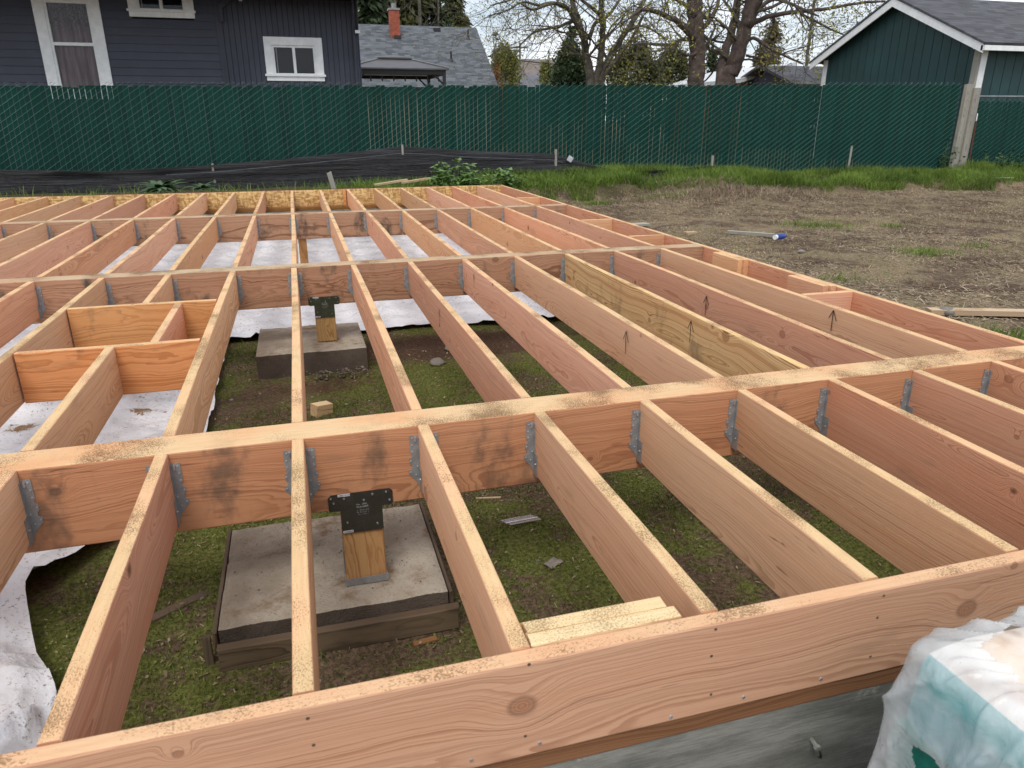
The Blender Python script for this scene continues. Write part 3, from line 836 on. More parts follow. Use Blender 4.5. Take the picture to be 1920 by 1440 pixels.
def plate_T(w, h1, stem, h):
    c = 0.010
    s = stem / 2
    return [(-w / 2 + c, 0), (w / 2 - c, 0), (w / 2, -c), (w / 2, -h1 + 0.006), (w / 2 - 0.006, -h1), (s, -h1), (s, -h), (-s, -h), (-s, -h1), (-w / 2 + 0.006, -h1), (-w / 2, -h1 + 0.006), (-w / 2, -c)]
def post(label, y, zb, matp, base=True, plate=True, w=0.140, xc=0.180):
    p = thing('support_post', label, 'post', (xc, y + BT / 2, zb), group='posts under the beams')
    hb = 0.022 if base else 0.006
    L = -BD - 0.003 - (zb + hb)
    me = board_mesh('post_shaft', L, w, w, M['post'], ch=0.006, seed=int(y * 9))
    link('post_shaft', me, p, (-w / 2, 0, hb), (0, R(-90), 0))
    if not plate: return p
    yf = -BT / 2 - 0.0045
    mb = MB(); mb.prism([(a, b) for a, b in plate_T(0.215, 0.062, 0.140, 0.152)], 'Y', yf, yf + 0.003)
    pl = mb.build('tie_plate', matp, p, loc=(0, 0, -0.218 - zb))
    nm = MB(); nm.cyl((0, 0, 0), (0, -0.004, 0), 0.0045, 0.0035, n=8)
    nme = nm.mesh('nail', M['zinc'])
    for a, b in ((-0.098, -0.012), (-0.090, -0.030), (-0.055, -0.018), (0.040, -0.014), (0.086, -0.012), (0.010, -0.032), (0.096, -0.044), (0.050, -0.128), (-0.05, -0.11)):
        link('nail', nme, pl, (a, yf, b))
    mk = MB(); rk = random.Random(3)
    for row, (z, n_, w_) in enumerate(((-0.045, 9, 0.0038), (-0.055, 10, 0.0038), (-0.068, 8, 0.003), (-0.076, 11, 0.0025), (-0.084, 9, 0.0025))):
        for q in range(n_):
            if rk.random() < 0.2: continue
            x = -0.018 + 0.036 * q / (n_ - 1) + 0.004
            mk.box((x - w_ / 2, yf - 0.0006, z - w_ * 0.9), (x + w_ * 0.2, yf - 0.0001, z + rk.uniform(-0.001, w_ * 0.9)))
    mk.build('stamped_lettering', M['galv'], pl)
    for a, b, w_, h_ in ((-0.055, -0.004, 0.040, 0.009), (-0.050, -0.145, 0.034, 0.009)):
        sm = MB(); sm.box((a - w_ / 2, yf - 0.0012, b - h_ / 2), (a + w_ / 2, yf - 0.0004, b + h_ / 2)); so = sm.build('sticker', M['sticker'], pl)
        bm_ = MB()
        for q in range(9):
            x = a - w_ / 2 + 0.004 + q * (w_ - 0.008) / 8
            bm_.box((x, yf - 0.0016, b - h_ * 0.28), (x + rk.uniform(0.0008, 0.0022), yf - 0.0013, b + h_ * 0.3))
        bm_.build('print', M['ink'], so)
    if base:
        mb = MB()
        mb.box((-0.0745, -0.0745, 0.0), (0.0745, 0.0745, 0.022))
        mb.build('post_base', M['galv'], p)
        mb = MB(); mb.box((-0.0755, -0.077, 0.001), (0.0755, -0.0748, 0.028)); mb.build('base_lip', M['zinc'] if False else M['galv'], p)
        for sx in (-1, 1):
            mb = MB(); mb.box((min(sx * 0.0712, sx * 0.0735), -0.02, 0.022), (max(sx * 0.0712, sx * 0.0735), 0.03, 0.11)); mb.build('base_strap', M['galv'], p)
    return p
post('golden timber post with dark T-shaped steel plate under the nearest beam', B1, -0.583, M['plate'])
post('golden timber post with olive T-shaped steel plate under the middle beam', B2, -0.556, M['plate_g'], base=False)
post('golden timber post under the farthest beam', B3, -0.74, M['plate_g'], base=False, plate=False, w=0.09, xc=0.072)

# ------------------------------------------------------------------ plastic sheets
def plastic():
    t = NT('white_plastic_sheet')
    p = t.obj()
    a = t.noise(p, 2.2, 4, 0.6).outputs[0]; d = t.noise(p, 60, 4, 0.75).outputs[0]; e = t.noise(p, 5, 4, 0.6).outputs[0]
    c = t.mix(t.rng(a, 0.35, 0.65), (0.56, 0.58, 0.62), (0.72, 0.73, 0.76))
    c = t.mix(t.math('MULTIPLY', t.rng(d, 0.56, 0.66), t.rng(e, 0.36, 0.56)), c, (0.20, 0.18, 0.155))
    mud = t.attr('mud')
    mu = t.math('ADD', mud, t.math('MULTIPLY', t.math('SUBTRACT', t.noise(p, 13, 6, 0.75, dist=0.8).outputs[0], 0.5), 3.0))
    mu = t.math('MULTIPLY', mu, t.rng(mud, 0.05, 0.3))
    c = t.mix(t.rng(mu, 0.62, 0.85), c, (0.20, 0.125, 0.055))
    b = t.bsdf(c, 0.38, bump=t.math('ADD', t.math('MULTIPLY', t.noise(p, 9, 3, 0.5, dist=0.5).outputs[0], 1.0), t.math('MULTIPLY', d, 0.15)), bdist=0.03, bstr=0.6, spec=0.4)
    return t.m
M['plastic'] = plastic()

def sheet(name, label, X, Y, lift, seed, muds=()):
    n1 = fbm(X * 2.3, Y * 2.3, seed) - 0.5
    rid = 1 - np.abs(2 * fbm(X * 2.0 + 3 * n1, Y * 1.2, seed + 3) - 1)
    rid2 = 1 - np.abs(2 * fbm(X * 4.5, Y * 6.5 + 2 * n1, seed + 5, 3) - 1)
    Z = np.where(True, -0.700, 0) + 0.045 * (rid ** 5) + 0.028 * rid2 ** 6 + 0.02 * n1 + lift
    mud = np.zeros_like(X)
    for mx, my, r_ in muds: mud = np.maximum(mud, np.exp(-(((X - mx) / r_) ** 2 + ((Y - my) / (r_ * 0.8)) ** 2)))
    ny_, nx_ = X.shape
    id_ = np.arange(nx_ * ny_).reshape(ny_, nx_)
    q = np.stack([id_[:-1, :-1], id_[:-1, 1:], id_[1:, 1:], id_[1:, :-1]], -1).reshape(-1)
    me = np_mesh(name, np.stack([X.ravel(), Y.ravel(), Z.ravel()], 1), q, 4, M['plastic'], {'mud': mud.ravel()}, smooth=True)
    return tag(link(name, me), label, 'plastic sheet', 'plastic ground sheets')
u = np.linspace(0, 1, 170); v = np.linspace(0, 1, 120)
U, V = np.meshgrid(u, v)
Xs = -5.0 + U * 8.0
e0 = 4.97 + 0.10 * (vnoise(Xs * 2.1, Xs * 0, 3) - 0.5) + 0.04 * (vnoise(Xs * 9, Xs * 0, 4) - 0.5) - 0.12 * sstep(1.2, 2.4, Xs)
sheet('plastic_sheet', 'white plastic ground sheet spread under the far half of the frame', Xs, e0 + V * (10.30 - e0), 0.0, 31)
Ys = 0.26 + V * 5.0
ex = np.interp(Ys, [0.2, 0.55, 0.8, 1.0, 1.2, 1.6, 1.9, 2.3, 3.0, 4.9, 5.3], [-0.60, -0.68, -0.71, -0.78, -0.88, -1.02, -0.88, -0.62, -0.55, -0.575, -0.60]) + 0.025 * (vnoise(Ys * 8, Ys * 0, 9) - 0.5)
Xs2 = -5.0 + (1 - (1 - U) ** 1.6) * (ex + 5.0)
lift = 0.012 + (0.35 + 0.65 * sstep(0.0, 0.12, 1 - U)) * 0.12 * np.exp(-((Ys - 0.60) / 0.55) ** 2) * np.exp(-((Xs2 + 1.05) / 0.35) ** 2) + 0.05 * np.exp(-((Ys - 1.75) / 0.3) ** 2) * np.exp(-((Xs2 + 1.2) / 0.3) ** 2)
sheet('plastic_sheet', 'white plastic ground sheet with muddy spots in the left part of the crawl space', Xs2, Ys, lift, 47, ((-0.93, 3.43, 0.13), (-1.57, 3.36, 0.12), (-1.30, 3.2, 0.05)))

# ------------------------------------------------------------------ scatter: moss, grass, litter, stones
def blades(name, P, H, W, lean, mat, seed=0, seg=2, label=None, cat=None, kind='stuff', rn=None, parent=None, loc=(0, 0, 0)):
    """P (n,3) roots, H heights, W widths; each blade a bent tapered strip"""
    r = np.random.default_rng(seed); n = len(P)
    a = r.uniform(0, 2 * np.pi, n); la = r.uniform(0, 2 * np.pi, n); ln = r.uniform(0.15, 1, n) * lean
    side = np.stack([np.cos(a), np.sin(a), np.zeros(n)], 1); ld = np.stack([np.cos(la), np.sin(la), np.zeros(n)], 1)
    vs = []
    for k in range(seg):
        u_ = k / seg
        c = P + ld * (ln * H * u_ ** 1.8)[:, None] + np.array([0, 0, 1.0]) * (H * u_ * (1 - 0.35 * ln * u_))[:, None]
        w = (W * (1 - 0.45 * u_))[:, None] / 2
        vs += [c - side * w, c + side * w]
    tip = P + ld * (ln * H)[:, None] + np.array([0, 0, 1.0]) * (H * (1 - 0.35 * ln))[:, None]
    vs.append(tip)
    nv = 2 * seg + 1
    V_ = np.stack(vs, 1).reshape(-1, 3)
    tr = []
    for k in range(seg - 1):
        b = 2 * k; tr += [[b, b + 1, b + 3], [b, b + 3, b + 2]]
    b = 2 * (seg - 1); tr.append([b, b + 1, b + 2])
    F = (np.arange(n)[:, None, None] * nv + np.array(tr)[None]).reshape(-1)
    rn = r.random(n) if rn is None else rn
    me = np_mesh(name, V_ - np.array(loc), F, 3, mat, {'rnd': np.repeat(rn, nv)})
    o = link(name, me, parent, loc if parent is None else None)
    if kind: o['kind'] = kind
    if label: o['label'] = label
    if cat: o['category'] = cat
    return o

def flakes(name, P, Sx, Sy, mat, seed=0, tilt=0.3, label=None, cat=None, rn=None):
    r = np.random.default_rng(seed); n = len(P)
    a = r.uniform(0, 2 * np.pi, n)
    dx = np.stack([np.cos(a), np.sin(a), r.normal(0, tilt, n)], 1); dy = np.stack([-np.sin(a), np.cos(a), r.normal(0, tilt, n)], 1)
    q = [P + sx * dx * Sx[:, None] + sy * dy * (Sy * k)[:, None] for sx, sy, k in ((-1, -1, 0.6), (1, -1, 1), (0.9, 1, 0.7), (-1, 0.8, 1))]
    V_ = np.stack(q, 1).reshape(-1, 3)
    F = np.arange(n * 4)
    rn = r.random(n) if rn is None else rn
    me = np_mesh(name, V_, F, 4, mat, {'rnd': np.repeat(rn, 4)})
    return tag(link(name, me), label, cat, kind='stuff')

M['moss'] = foliage('moss', (0.050, 0.074, 0.012), (0.225, 0.265, 0.055))
M['grass'] = foliage('grass', (0.050, 0.092, 0.010), (0.215, 0.31, 0.052))
M['weed'] = foliage('weed_leaf', (0.030, 0.070, 0.012), (0.12, 0.22, 0.045))
M['straw'] = foliage('straw', (0.07, 0.045, 0.028), (0.48, 0.38, 0.26), 0.8, 0.1)
M['drygrass'] = foliage('dry_grass', (0.12, 0.10, 0.045), (0.44, 0.36, 0.20), 0.8, 0.15)
M['bits'] = foliage('bark_bits', (0.05, 0.03, 0.02), (0.36, 0.27, 0.18), 0.9, 0.0)

# moss and small clover in the crawl space (open ground seen between the joists)
def crawl_points(n, x0, x1, y0, y1, thr, seed):
    r = np.random.default_rng(seed)
    x = r.uniform(x0, x1, n); y = r.uniform(y0, y1, n)
    d = 0.6 * fbm(x * 1.7, y * 1.7, 71) + 0.4 * fbm(x * 6, y * 6, 72)
    so = 1.25 * np.exp(-(((x - 1.2) / 1.1) ** 2 + ((y - 4.45) / 0.45) ** 2)) + 0.9 * sstep(2.0, 3.0, x) + 0.7 * np.exp(-(((x - 0.1) / 0.7) ** 2 + ((y - 3.75) / 0.25) ** 2))
    exx = np.interp(y, [0.2, 0.8, 1.2, 1.6, 1.9, 2.3, 3.0, 5.3], [-0.60, -0.71, -0.88, -1.02, -0.88, -0.62, -0.55, -0.6])
    keep = (d - 0.25 * so > thr + 0.08 * r.normal(size=n)) & (x > exx + 0.02)
    for (a, b, c_, e) in ((-0.35, 0.49, 1.02, 1.75), (-0.33, 0.46, 3.98, 4.75)):
        keep &= ~((x > a) & (x < b) & (y > c_) & (y < e))
    x, y = x[keep], y[keep]
    return np.stack([x, y, ground_z(x, y)], 1)
P = crawl_points(150000, -1.2, 3.0, 0.22, 5.0, 0.47, 1)
r_ = np.random.default_rng(5)
d_ = np.clip(fbm(P[:, 0] * 3, P[:, 1] * 3, 90) * 1.5 - 0.25 + r_.normal(0, 0.2, len(P)), 0, 1)
blades('moss', P, r_.uniform(0.007, 0.020, len(P)), r_.uniform(0.004, 0.008, len(P)), 0.9, M['moss'], 2, 1, 'green moss growing on the ground under the frame', 'moss', rn=d_)
P = crawl_points(5200, -1.2, 3.0, 0.22, 5.0, 0.47, 13)
blades('young_grass', P, r_.uniform(0.018, 0.055, len(P)), r_.uniform(0.002, 0.004, len(P)), 1.1, M['grass'], 14, 2, 'thin young grass blades rising from the moss', 'grass')
P = crawl_points(9000, -1.2, 3.0, 0.22, 5.0, 0.50, 3)
flakes('clover', P + np.array([0, 0, 0.014]), r_.uniform(0.003, 0.006, len(P)), r_.uniform(0.003, 0.006, len(P)), M['moss'], 4, 0.25, 'small clover leaves among the moss', 'clover')
def rand_pts(n, x0, x1, y0, y1, seed, dz=0.0):
    r = np.random.default_rng(seed); x = r.uniform(x0, x1, n); y = r.uniform(y0, y1, n)
    return np.stack([x, y, ground_z(x, y) + dz], 1)
P = crawl_points(14000, -1.2, 3.0, 0.22, 5.0, 0.2, 6)
flakes('bark_litter', P + np.array([0, 0, 0.010]), 0.002 + 0.008 * r_.random(len(P)) ** 3, r_.uniform(0.001, 0.0035, len(P)), M['bits'], 8, 0.3, 'bits of bark and dead leaves on the ground under the frame', 'litter')
P = crawl_points(1500, -1.2, 3.0, 0.22, 5.0, 0.2, 61)
flakes('leaf_litter', P + np.array([0, 0, 0.012]), r_.uniform(0.003, 0.008, len(P)), r_.uniform(0.002, 0.006, len(P)), M['straw'], 62, 0.5, 'pale dead leaf bits on the moss under the frame', 'litter')
# yard litter
P = rand_pts(150000, 3.3, 16.5, 0.6, 11.6, 12, 0.008)
w_ = fbm(P[:, 0] * 0.9, P[:, 1] * 0.9, 33) + 0.12 * np.random.default_rng(3).normal(size=len(P)); P = P[w_ > 0.46]
r_ = np.random.default_rng(15)
flakes('straw_litter', P, 0.006 + 0.04 * r_.random(len(P)) ** 2, r_.uniform(0.002, 0.006, len(P)), M['straw'], 16, 0.25, 'straw and chopped mulch scattered over the bare yard', 'straw')
# dry straw heap by the grass edge
q = np.random.default_rng(18); n_ = 5000
P = np.stack([7.6 + 1.2 * q.normal(size=n_) * 0.75, 10.75 + 0.35 * q.normal(size=n_)], 1); P = np.column_stack([P, ground_z(P[:, 0], P[:, 1]) + 0.01])
blades('dead_grass', P, q.uniform(0.05, 0.16, n_), q.uniform(0.005, 0.010, n_), 1.6, M['straw'], 19, 2, 'pale dead grass heaped at the edge of the green strip', 'dead grass')

P = rand_pts(26000, 3.3, 16.5, 1.5, 11.5, 64)
w_ = fbm(P[:, 0] * 0.8, P[:, 1] * 1.1, 66); P = P[w_ > 0.47]
blades('dry_grass', P, q.uniform(0.02, 0.07, len(P)), q.uniform(0.004, 0.008, len(P)), 1.7, M['drygrass'], 67, 2, 'dry yellowish grass thinly covering the yard', 'dry grass')
# grass strip in front of the fence
q = np.random.default_rng(20)
def grass_area(n, x0, x1, ylo, yhi, seed, thr=0.0):
    r = np.random.default_rng(seed)
    x = r.uniform(x0, x1, n)
    lo = ylo(x); hi = yhi(x)
    y = lo + (hi - lo) * r.random(n)
    k = fbm(x * 1.4, y * 1.8, 55) > thr
    x, y = x[k], y[k]
    return np.stack([x, y, ground_z(x, y)], 1)
P = grass_area(62000, 3.2, 18.5, lambda x: 11.25 + 0.45 * (vnoise(x * 0.8, x * 0, 5) - 0.5) + 0.5 * (vnoise(x * 2.6, x * 0, 6) - 0.5) - 0.35 * sstep(9, 14, x), lambda x: 13.3 + 0 * x, 21, 0.34)
h = 0.05 + 0.24 * np.clip(fbm(P[:, 0] * 0.9, P[:, 1] * 1.2, 61) * 1.8 - 0.45, 0, 1)
rn = np.clip(fbm(P[:, 0] * 1.3, P[:, 1] * 1.3, 62) * 1.5 - 0.25 + q.normal(0, 0.22, len(P)), 0, 1)
blades('grass_strip', P, h * q.uniform(0.6, 1.3, len(P)), q.uniform(0.007, 0.014, len(P)), 0.9, M['grass'], 22, 3, 'strip of long green grass along the foot of the fence', 'grass', rn=rn)
P = grass_area(30000, -5.5, 3.3, lambda x: 10.75 + 0 * x, lambda x: 12.3 + 0 * x, 23, 0.40)
k = (P[:, 0] > 1.1 + 0.5 * q.normal(size=len(P))) | (q.random(len(P)) < 0.05)
P = P[k]
blades('grass_patch', P, q.uniform(0.08, 0.26, len(P)), q.uniform(0.006, 0.012, len(P)), 0.9, M['grass'], 24, 3, 'green grass growing behind the far rim of the frame', 'grass')
# tufts in the yard
tp = []
for cx, cy, r0, n_ in ((6.9, 7.5, 0.45, 500), (7.9, 7.2, 0.25, 120), (6.72, 5.40, 0.30, 420), (7.6, 5.6, 0.18, 80), (4.9, 10.6, 0.28, 500), (6.1, 10.9, 0.3, 350), (3.75, 3.7, 0.14, 90), (4.75, 4.4, 0.2, 60), (4.0, 2.6, 0.3, 150), (5.6, 2.7, 0.25, 160), (4.6, 2.55, 0.2, 150), (6.5, 10.75, 0.35, 450)):
    g = np.random.default_rng(int(cx * 100)); x = cx + g.normal(0, r0 * 0.55, n_); y = cy + g.normal(0, r0 * 0.45, n_)
    tp.append(np.stack([x, y, ground_z(x, y)], 1))
P = np.concatenate(tp)
blades('yard_tufts', P, q.uniform(0.03, 0.11, len(P)), q.uniform(0.004, 0.008, len(P)), 0.9, M['grass'], 26, 2, 'thin tufts of young grass sprouting from the bare yard', 'grass')

# loose stones and gravel
def stone_mesh(seed):
    r = random.Random(seed); mb = MB()
    import bmesh
    bm = bmesh.new(); bmesh.ops.create_icosphere(bm, subdivisions=2, radius=1)
    ax = (r.uniform(0.8, 1.2), r.uniform(0.6, 1.0), r.uniform(0.45, 0.7)); o = [Vector((r.gauss(0, 1), r.gauss(0, 1), r.gauss(0, 1))).normalized() for _ in range(7)]
    for v_ in bm.verts:
        c = v_.co.copy(); k = 1.0
        for d in o:
            dd = c.dot(d)
            if dd > 0.72: k = min(k, 0.72 / dd)
        v_.co = Vector((c.x * ax[0], c.y * ax[1], c.z * ax[2])) * k
    me = bpy.data.meshes.new('stone'); bm.to_mesh(me); bm.free()
    me.polygons.foreach_set('use_smooth', [True] * len(me.polygons)); me.materials.append(M['stone'])
    return me
STONES = [stone_mesh(s) for s in range(4)]
P = np.concatenate([crawl_points(160, -1.0, 3.0, 0.25, 4.9, 0.1, 31), rand_pts(130, 3.4, 9, 1.5, 10.5, 32)])
mb = MB(); rs = random.Random(9)
for x, y, z in P:
    me = STONES[rs.randrange(4)]; s_ = 0.004 + 0.012 * rs.random() ** 3; a_ = rs.uniform(0, 6.28)
    mt = Matrix.Translation((x, y, z + s_ * 0.25)) @ Matrix.Rotation(a_, 4, 'Z') @ Matrix.Scale(s_, 4)
    mb.add([tuple(mt @ v_.co) for v_ in me.vertices], [list(p_.vertices) for p_ in me.polygons])
tag(mb.build('gravel', M['stone'], smooth=True), 'small loose stones scattered on the soil', 'gravel', kind='stuff')

mb = MB(); rs = random.Random(19)
for i in range(190):
    if i < 120: x, y = rs.gauss(0.20, 0.16), 3.93 - abs(rs.gauss(0, 0.045)); z0 = -0.735 + 0.05 * max(0, 1 - (3.97 - y) / 0.12) + 0.03 * rs.random()
    elif i < 160: x, y = rs.uniform(-0.28, 0.42), rs.uniform(1.08, 1.69); z0 = -0.584
    else: x, y = rs.uniform(-0.28, 0.42), rs.uniform(4.02, 4.70); z0 = -0.557
    me = STONES[rs.randrange(4)]; s_ = (0.004 + 0.012 * rs.random() ** 2) if i < 120 else 0.002 + 0.003 * rs.random()
    mt = Matrix.Translation((x, y, z0)) @ Matrix.Rotation(rs.uniform(0, 6.28), 4, 'Z') @ Matrix.Scale(s_, 4)
    mb.add([tuple(mt @ v_.co) for v_ in me.vertices], [list(p_.vertices) for p_ in me.polygons])
tag(mb.build('concrete_crumbs', M['stone_b'], smooth=True), 'rough crumbs of spilled concrete and grit on and before the pads', 'rubble', kind='stuff')
q_ = np.random.default_rng(44); n_ = 900
P = np.stack([q_.uniform(-0.29, 0.43, n_), np.where(q_.random(n_) < 0.7, 1.07 + 0.62 * q_.random(n_) ** 0.5, q_.uniform(4.01, 4.70, n_)), np.zeros(n_)], 1)
P[:, 2] = np.where(P[:, 1] < 2, -0.577, -0.550)
flakes('sawdust', P, 0.001 + 0.006 * q_.random(n_) ** 3, q_.uniform(0.0008, 0.0025, n_), M['bits'], 45, 0.2, 'sawdust and wood chips on the concrete pads', 'sawdust')

def gz(x, y): return float(ground_z(np.array([x]), np.array([y]))[0])
def stone(x, y, s_, label, k=0, rot=0.0, sc=(1, 1, 1)):
    o = link('stone', STONES[k], None, (x, y, gz(x, y) + s_ * 0.3), (0, 0, rot)); o.scale = (s_ * sc[0], s_ * sc[1], s_ * sc[2])
    return tag(o, label, 'stone', 'loose stones')
stone(4.66, 3.12, 0.075, 'pale grey angular stone lying on the board in the yard', 1, 0.4, (1.3, 0.9, 0.8))
stone(0.95, 4.00, 0.060, 'rough pale stone on the moss right of the middle footing pad', 2, 1.0)
stone(1.10, 4.35, 0.045, 'small pale stone on brown soil near the sheet edge', 3, 2.0)
stone(5.35, 5.75, 0.05, 'small round stone on the bare yard near the blue bottle', 0, 0.3)

# ------------------------------------------------------------------ small things lying about
def lying_board(x, y, L, w, t, rz, mat, label, name='lumber_scrap', cat='board', dz=0.0, seed=1, ragged=0.0, ry=0.0):
    me = board_mesh(name, L, w, t, mat, ch=0.002, seed=seed, ragged=ragged)
    return tag(link(name, me, None, (x, y, gz(x, y) + t + dz), (0, ry, rz)), label, cat)
p0, p1 = at(1365, 430, Z=-0.34), at(1452, 436, Z=-0.34)
lying_board(p0.x, p0.y, (p1 - p0).length, 0.06, 0.04, math.atan2(p1.y - p0.y, p1.x - p0.x), M['grey'], 'narrow grey board lying on the yard beside the blue bottle')
p0, p1 = at(1172, 421, Z=-0.36), at(1212, 420, Z=-0.36)
lying_board(p0.x, p0.y, (p1 - p0).length + 0.05, 0.14, 0.03, 0.1, M['grey'], 'short grey plank end near the right rim, left of the lone block', dz=0.02)
p0 = at(1285, 432, Z=-0.36)
lying_board(p0.x, p0.y, 0.16, 0.10, 0.04, 0.15, M['scrap'], 'small square wood block on the yard left of the grey board', 'wood_block', 'wood block')
p0, p1 = at(1742, 577, Z=-0.36), at(1935, 580, Z=-0.36)
lying_board(p0.x, p0.y, (p1 - p0).length + 0.6, 0.09, 0.04, math.atan2(p1.y - p0.y, p1.x - p0.x), M['scrap'], 'long tan board on the yard at the right edge, under a stone')
p0 = at(1228, 444, Z=-0.25)
lying_board(p0.x, p0.y, 0.42, 0.20, 0.014, 0.25, M['sap'], 'tan plywood offcut leaning up outside the right rim', 'plywood_offcut', 'plywood', dz=0.10, ragged=0.01, ry=0.15)
p0 = at(592, 775, Z=-0.70)
wb = MB()
lying_board(0.045, 3.22, 0.11, 0.075, 0.075, 0.55, M['sap'], 'small cut wood cube on the moss right of the centre joist', 'wood_block', 'wood block', dz=0.0, ry=0.12)
lying_board(-0.585, 1.40, 0.22, 0.04, 0.014, 0.55, M['form'], 'dark broken wood strip on the moss left of the nearest pad', 'wood_splinter', 'wood strip', ragged=0.012)
lying_board(0.31, 0.985, 0.08, 0.022, 0.010, 0.12, M['sill'], 'small brown bark chip in front of the nearest pad', 'wood_chip', 'wood chip', ragged=0.008)
lying_board(0.75, 1.93, 0.12, 0.012, 0.008, -0.2, M['scrap'], 'thin stick on the moss behind the nail strip', 'stick', 'stick')
# collated nail strip
ns = thing('nail_strip', 'strip of collated framing nails lying on the moss', 'nails', (0.82, 1.640, gz(0.85, 1.64) + 0.016), (0, 0, 0.06))
nm = MB(); nm.cyl((0, -0.028, 0.001), (0, 0.028, 0.001), 0.0017, n=5); nm.cyl((0, 0.028, 0.001), (0, 0.030, 0.001), 0.0042, n=6)
nme = nm.mesh('nail', M['zinc'])
for i in range(22): link('nail', nme, ns, (i * 0.0068, 0, 0), (0, 0, 0.5))
mb = MB(); mb.box((-0.003, -0.006, 0.003), (0.148, 0.002, 0.0036)); mb.build('paper_tape', M['sticker'], ns)
# crumpled scrap of paper
def scrap(name, label, cat, x, y, w, h_, mat, seed, dz=0.008, rz=0.0):
    r = random.Random(seed); mb = MB(); n = 6
    vs = [((i / (n - 1) - 0.5) * w + r.uniform(-1, 1) * w * 0.04, (j / (n - 1) - 0.5) * h_ + r.uniform(-1, 1) * h_ * 0.05, r.uniform(0, 0.006)) for j in range(n) for i in range(n)]
    top = [[j * n + i, j * n + i + 1, (j + 1) * n + i + 1, (j + 1) * n + i] for j in range(n - 1) for i in range(n - 1)]
    mb.add(vs, top)
    o = mb.build(name, mat, None, True, (x, y, gz(x, y) + dz), (0, 0, rz))
    sol = o.modifiers.new('thickness', 'SOLIDIFY'); sol.thickness = 0.0015
    return tag(o, label, cat)
scrap('paper_scrap', 'crumpled tan paper scrap on the moss between two near joists', 'paper', 0.925, 1.31, 0.07, 0.05, M['tan'], 3, rz=0.5)
scrap('paper_scrap', 'small white litter scrap lying at the foot of the right fence', 'litter', 14.3, 11.2, 0.35, 0.22, M['sticker'], 5, 0.05)
# blue bottle
bt = thing('plastic_bottle', 'blue bottle with white cap lying on the bare yard', 'bottle', tuple(at(1463, 449, Z=-0.37)), (0, 0, R(20)))
mb = MB(); mb.tube([(-0.085, 0, 0.035), (-0.08, 0, 0.035), (0.05, 0, 0.035), (0.085, 0, 0.035), (0.10, 0, 0.035)], [0.028, 0.034, 0.034, 0.022, 0.014], 14)
mb.build('bottle_body', M['blue'], bt, True)
mb = MB(); mb.cyl((-0.115, 0, 0.035), (-0.084, 0, 0.035), 0.029, n=14); mb.build('bottle_cap', M['white'], bt, False)

# ------------------------------------------------------------------ chain link fence with slats
FY = 13.5
PITCH_S = 0.0835
FXA, FXB = -6.2, 15.14
def ftop(x): return 1.615 + 0.0110 * x
fence = thing('chain_link_fence', 'long green chain link fence with privacy slats behind the grass', 'fence', (0, FY, -0.2))
nsl = int((FXB - FXA) / PITCH_S)
sl = MB(); sl.box((-0.0384, -0.0015, -0.24), (0.0384, 0.0015, 1.76))
sl_me = sl.mesh('slat', M['slat'])
sl_dark = sl.mesh('slat', M['slat'])
rf = random.Random(17)
slat_z = {}
for i in range(nsl):
    x = FXA + (i + 0.5) * PITCH_S
    dzz = rf.choice([0, 0, 0, -0.02, 0.0, -0.03])
    if 0.7 < x < 3.6 and rf.random() < 0.25: dzz -= rf.uniform(0.02, 0.06)
    o = link('slat', sl_me, fence, (x + rf.uniform(-0.0018, 0.0018), rf.uniform(-0.002, 0.002), ftop(x) - 1.80 + dzz + 0.2), (0, rf.uniform(-0.0025, 0.0025), rf.uniform(-0.05, 0.05)))
    if 2.0 < x < 2.45 or -4.5 < x < -4.25: o.scale = (0.955, 1, 1)
DW, DH = 2 * PITCH_S, 0.112
def wire_mesh(x0, x1, topf, zb, y_front, wr=0.0033):
    """front strands rise to the right, back strands fall; flat four sided wires"""
    A = []
    nW = int((x1 - x0) / (DW / 2))
    for fam in (1, -1):
        yy = -0.012 if fam == 1 else 0.010
        total = (x1 - x0) + (topf(x1) - zb + 0.5) / (DH / DW)
        n = int(total / DW) + 2
        for i in range(-int((topf(x1) - zb + 0.5) / DH) - 2, n):
            xs = x0 + i * DW
            # line z = zb + fam*(x - xs)*DH/DW
            if fam == 1:
                a = max(x0, xs); b_ = min(x1, xs + (topf(x1) - zb) / (DH / DW))
                if b_ <= a: continue
                za = zb + (a - xs) * DH / DW; zc = zb + (b_ - xs) * DH / DW
                zt = topf(b_)
                if zc > zt:
                    b_ = a + (zt - za) / (DH / DW); zc = zt
                    if b_ <= a: continue
            else:
                a = max(x0, xs); b_ = min(x1, xs + (topf(x0) - zb) / (DH / DW) + 0.3)
                if b_ <= a: continue
                za = zb + (xs + (topf(x0) - zb) / (DH / DW) - a) * DH / DW; zc = za - (b_ - a) * DH / DW
                if za > topf(a): a = a + (za - topf(a)) / (DH / DW); za = topf(a)
                if zc < zb: b_ = b_ - (zb - zc) / (DH / DW); zc = zb
                if b_ <= a: continue
            A.append(((a, yy, za), (b_, yy, zc)))
    mb = MB()
    for p, q_ in A:
        mb.cyl(p, q_, wr, n=4, cap=False)
    return mb
mb = wire_mesh(FXA, FXB, lambda x: ftop(x), -0.16, FY)
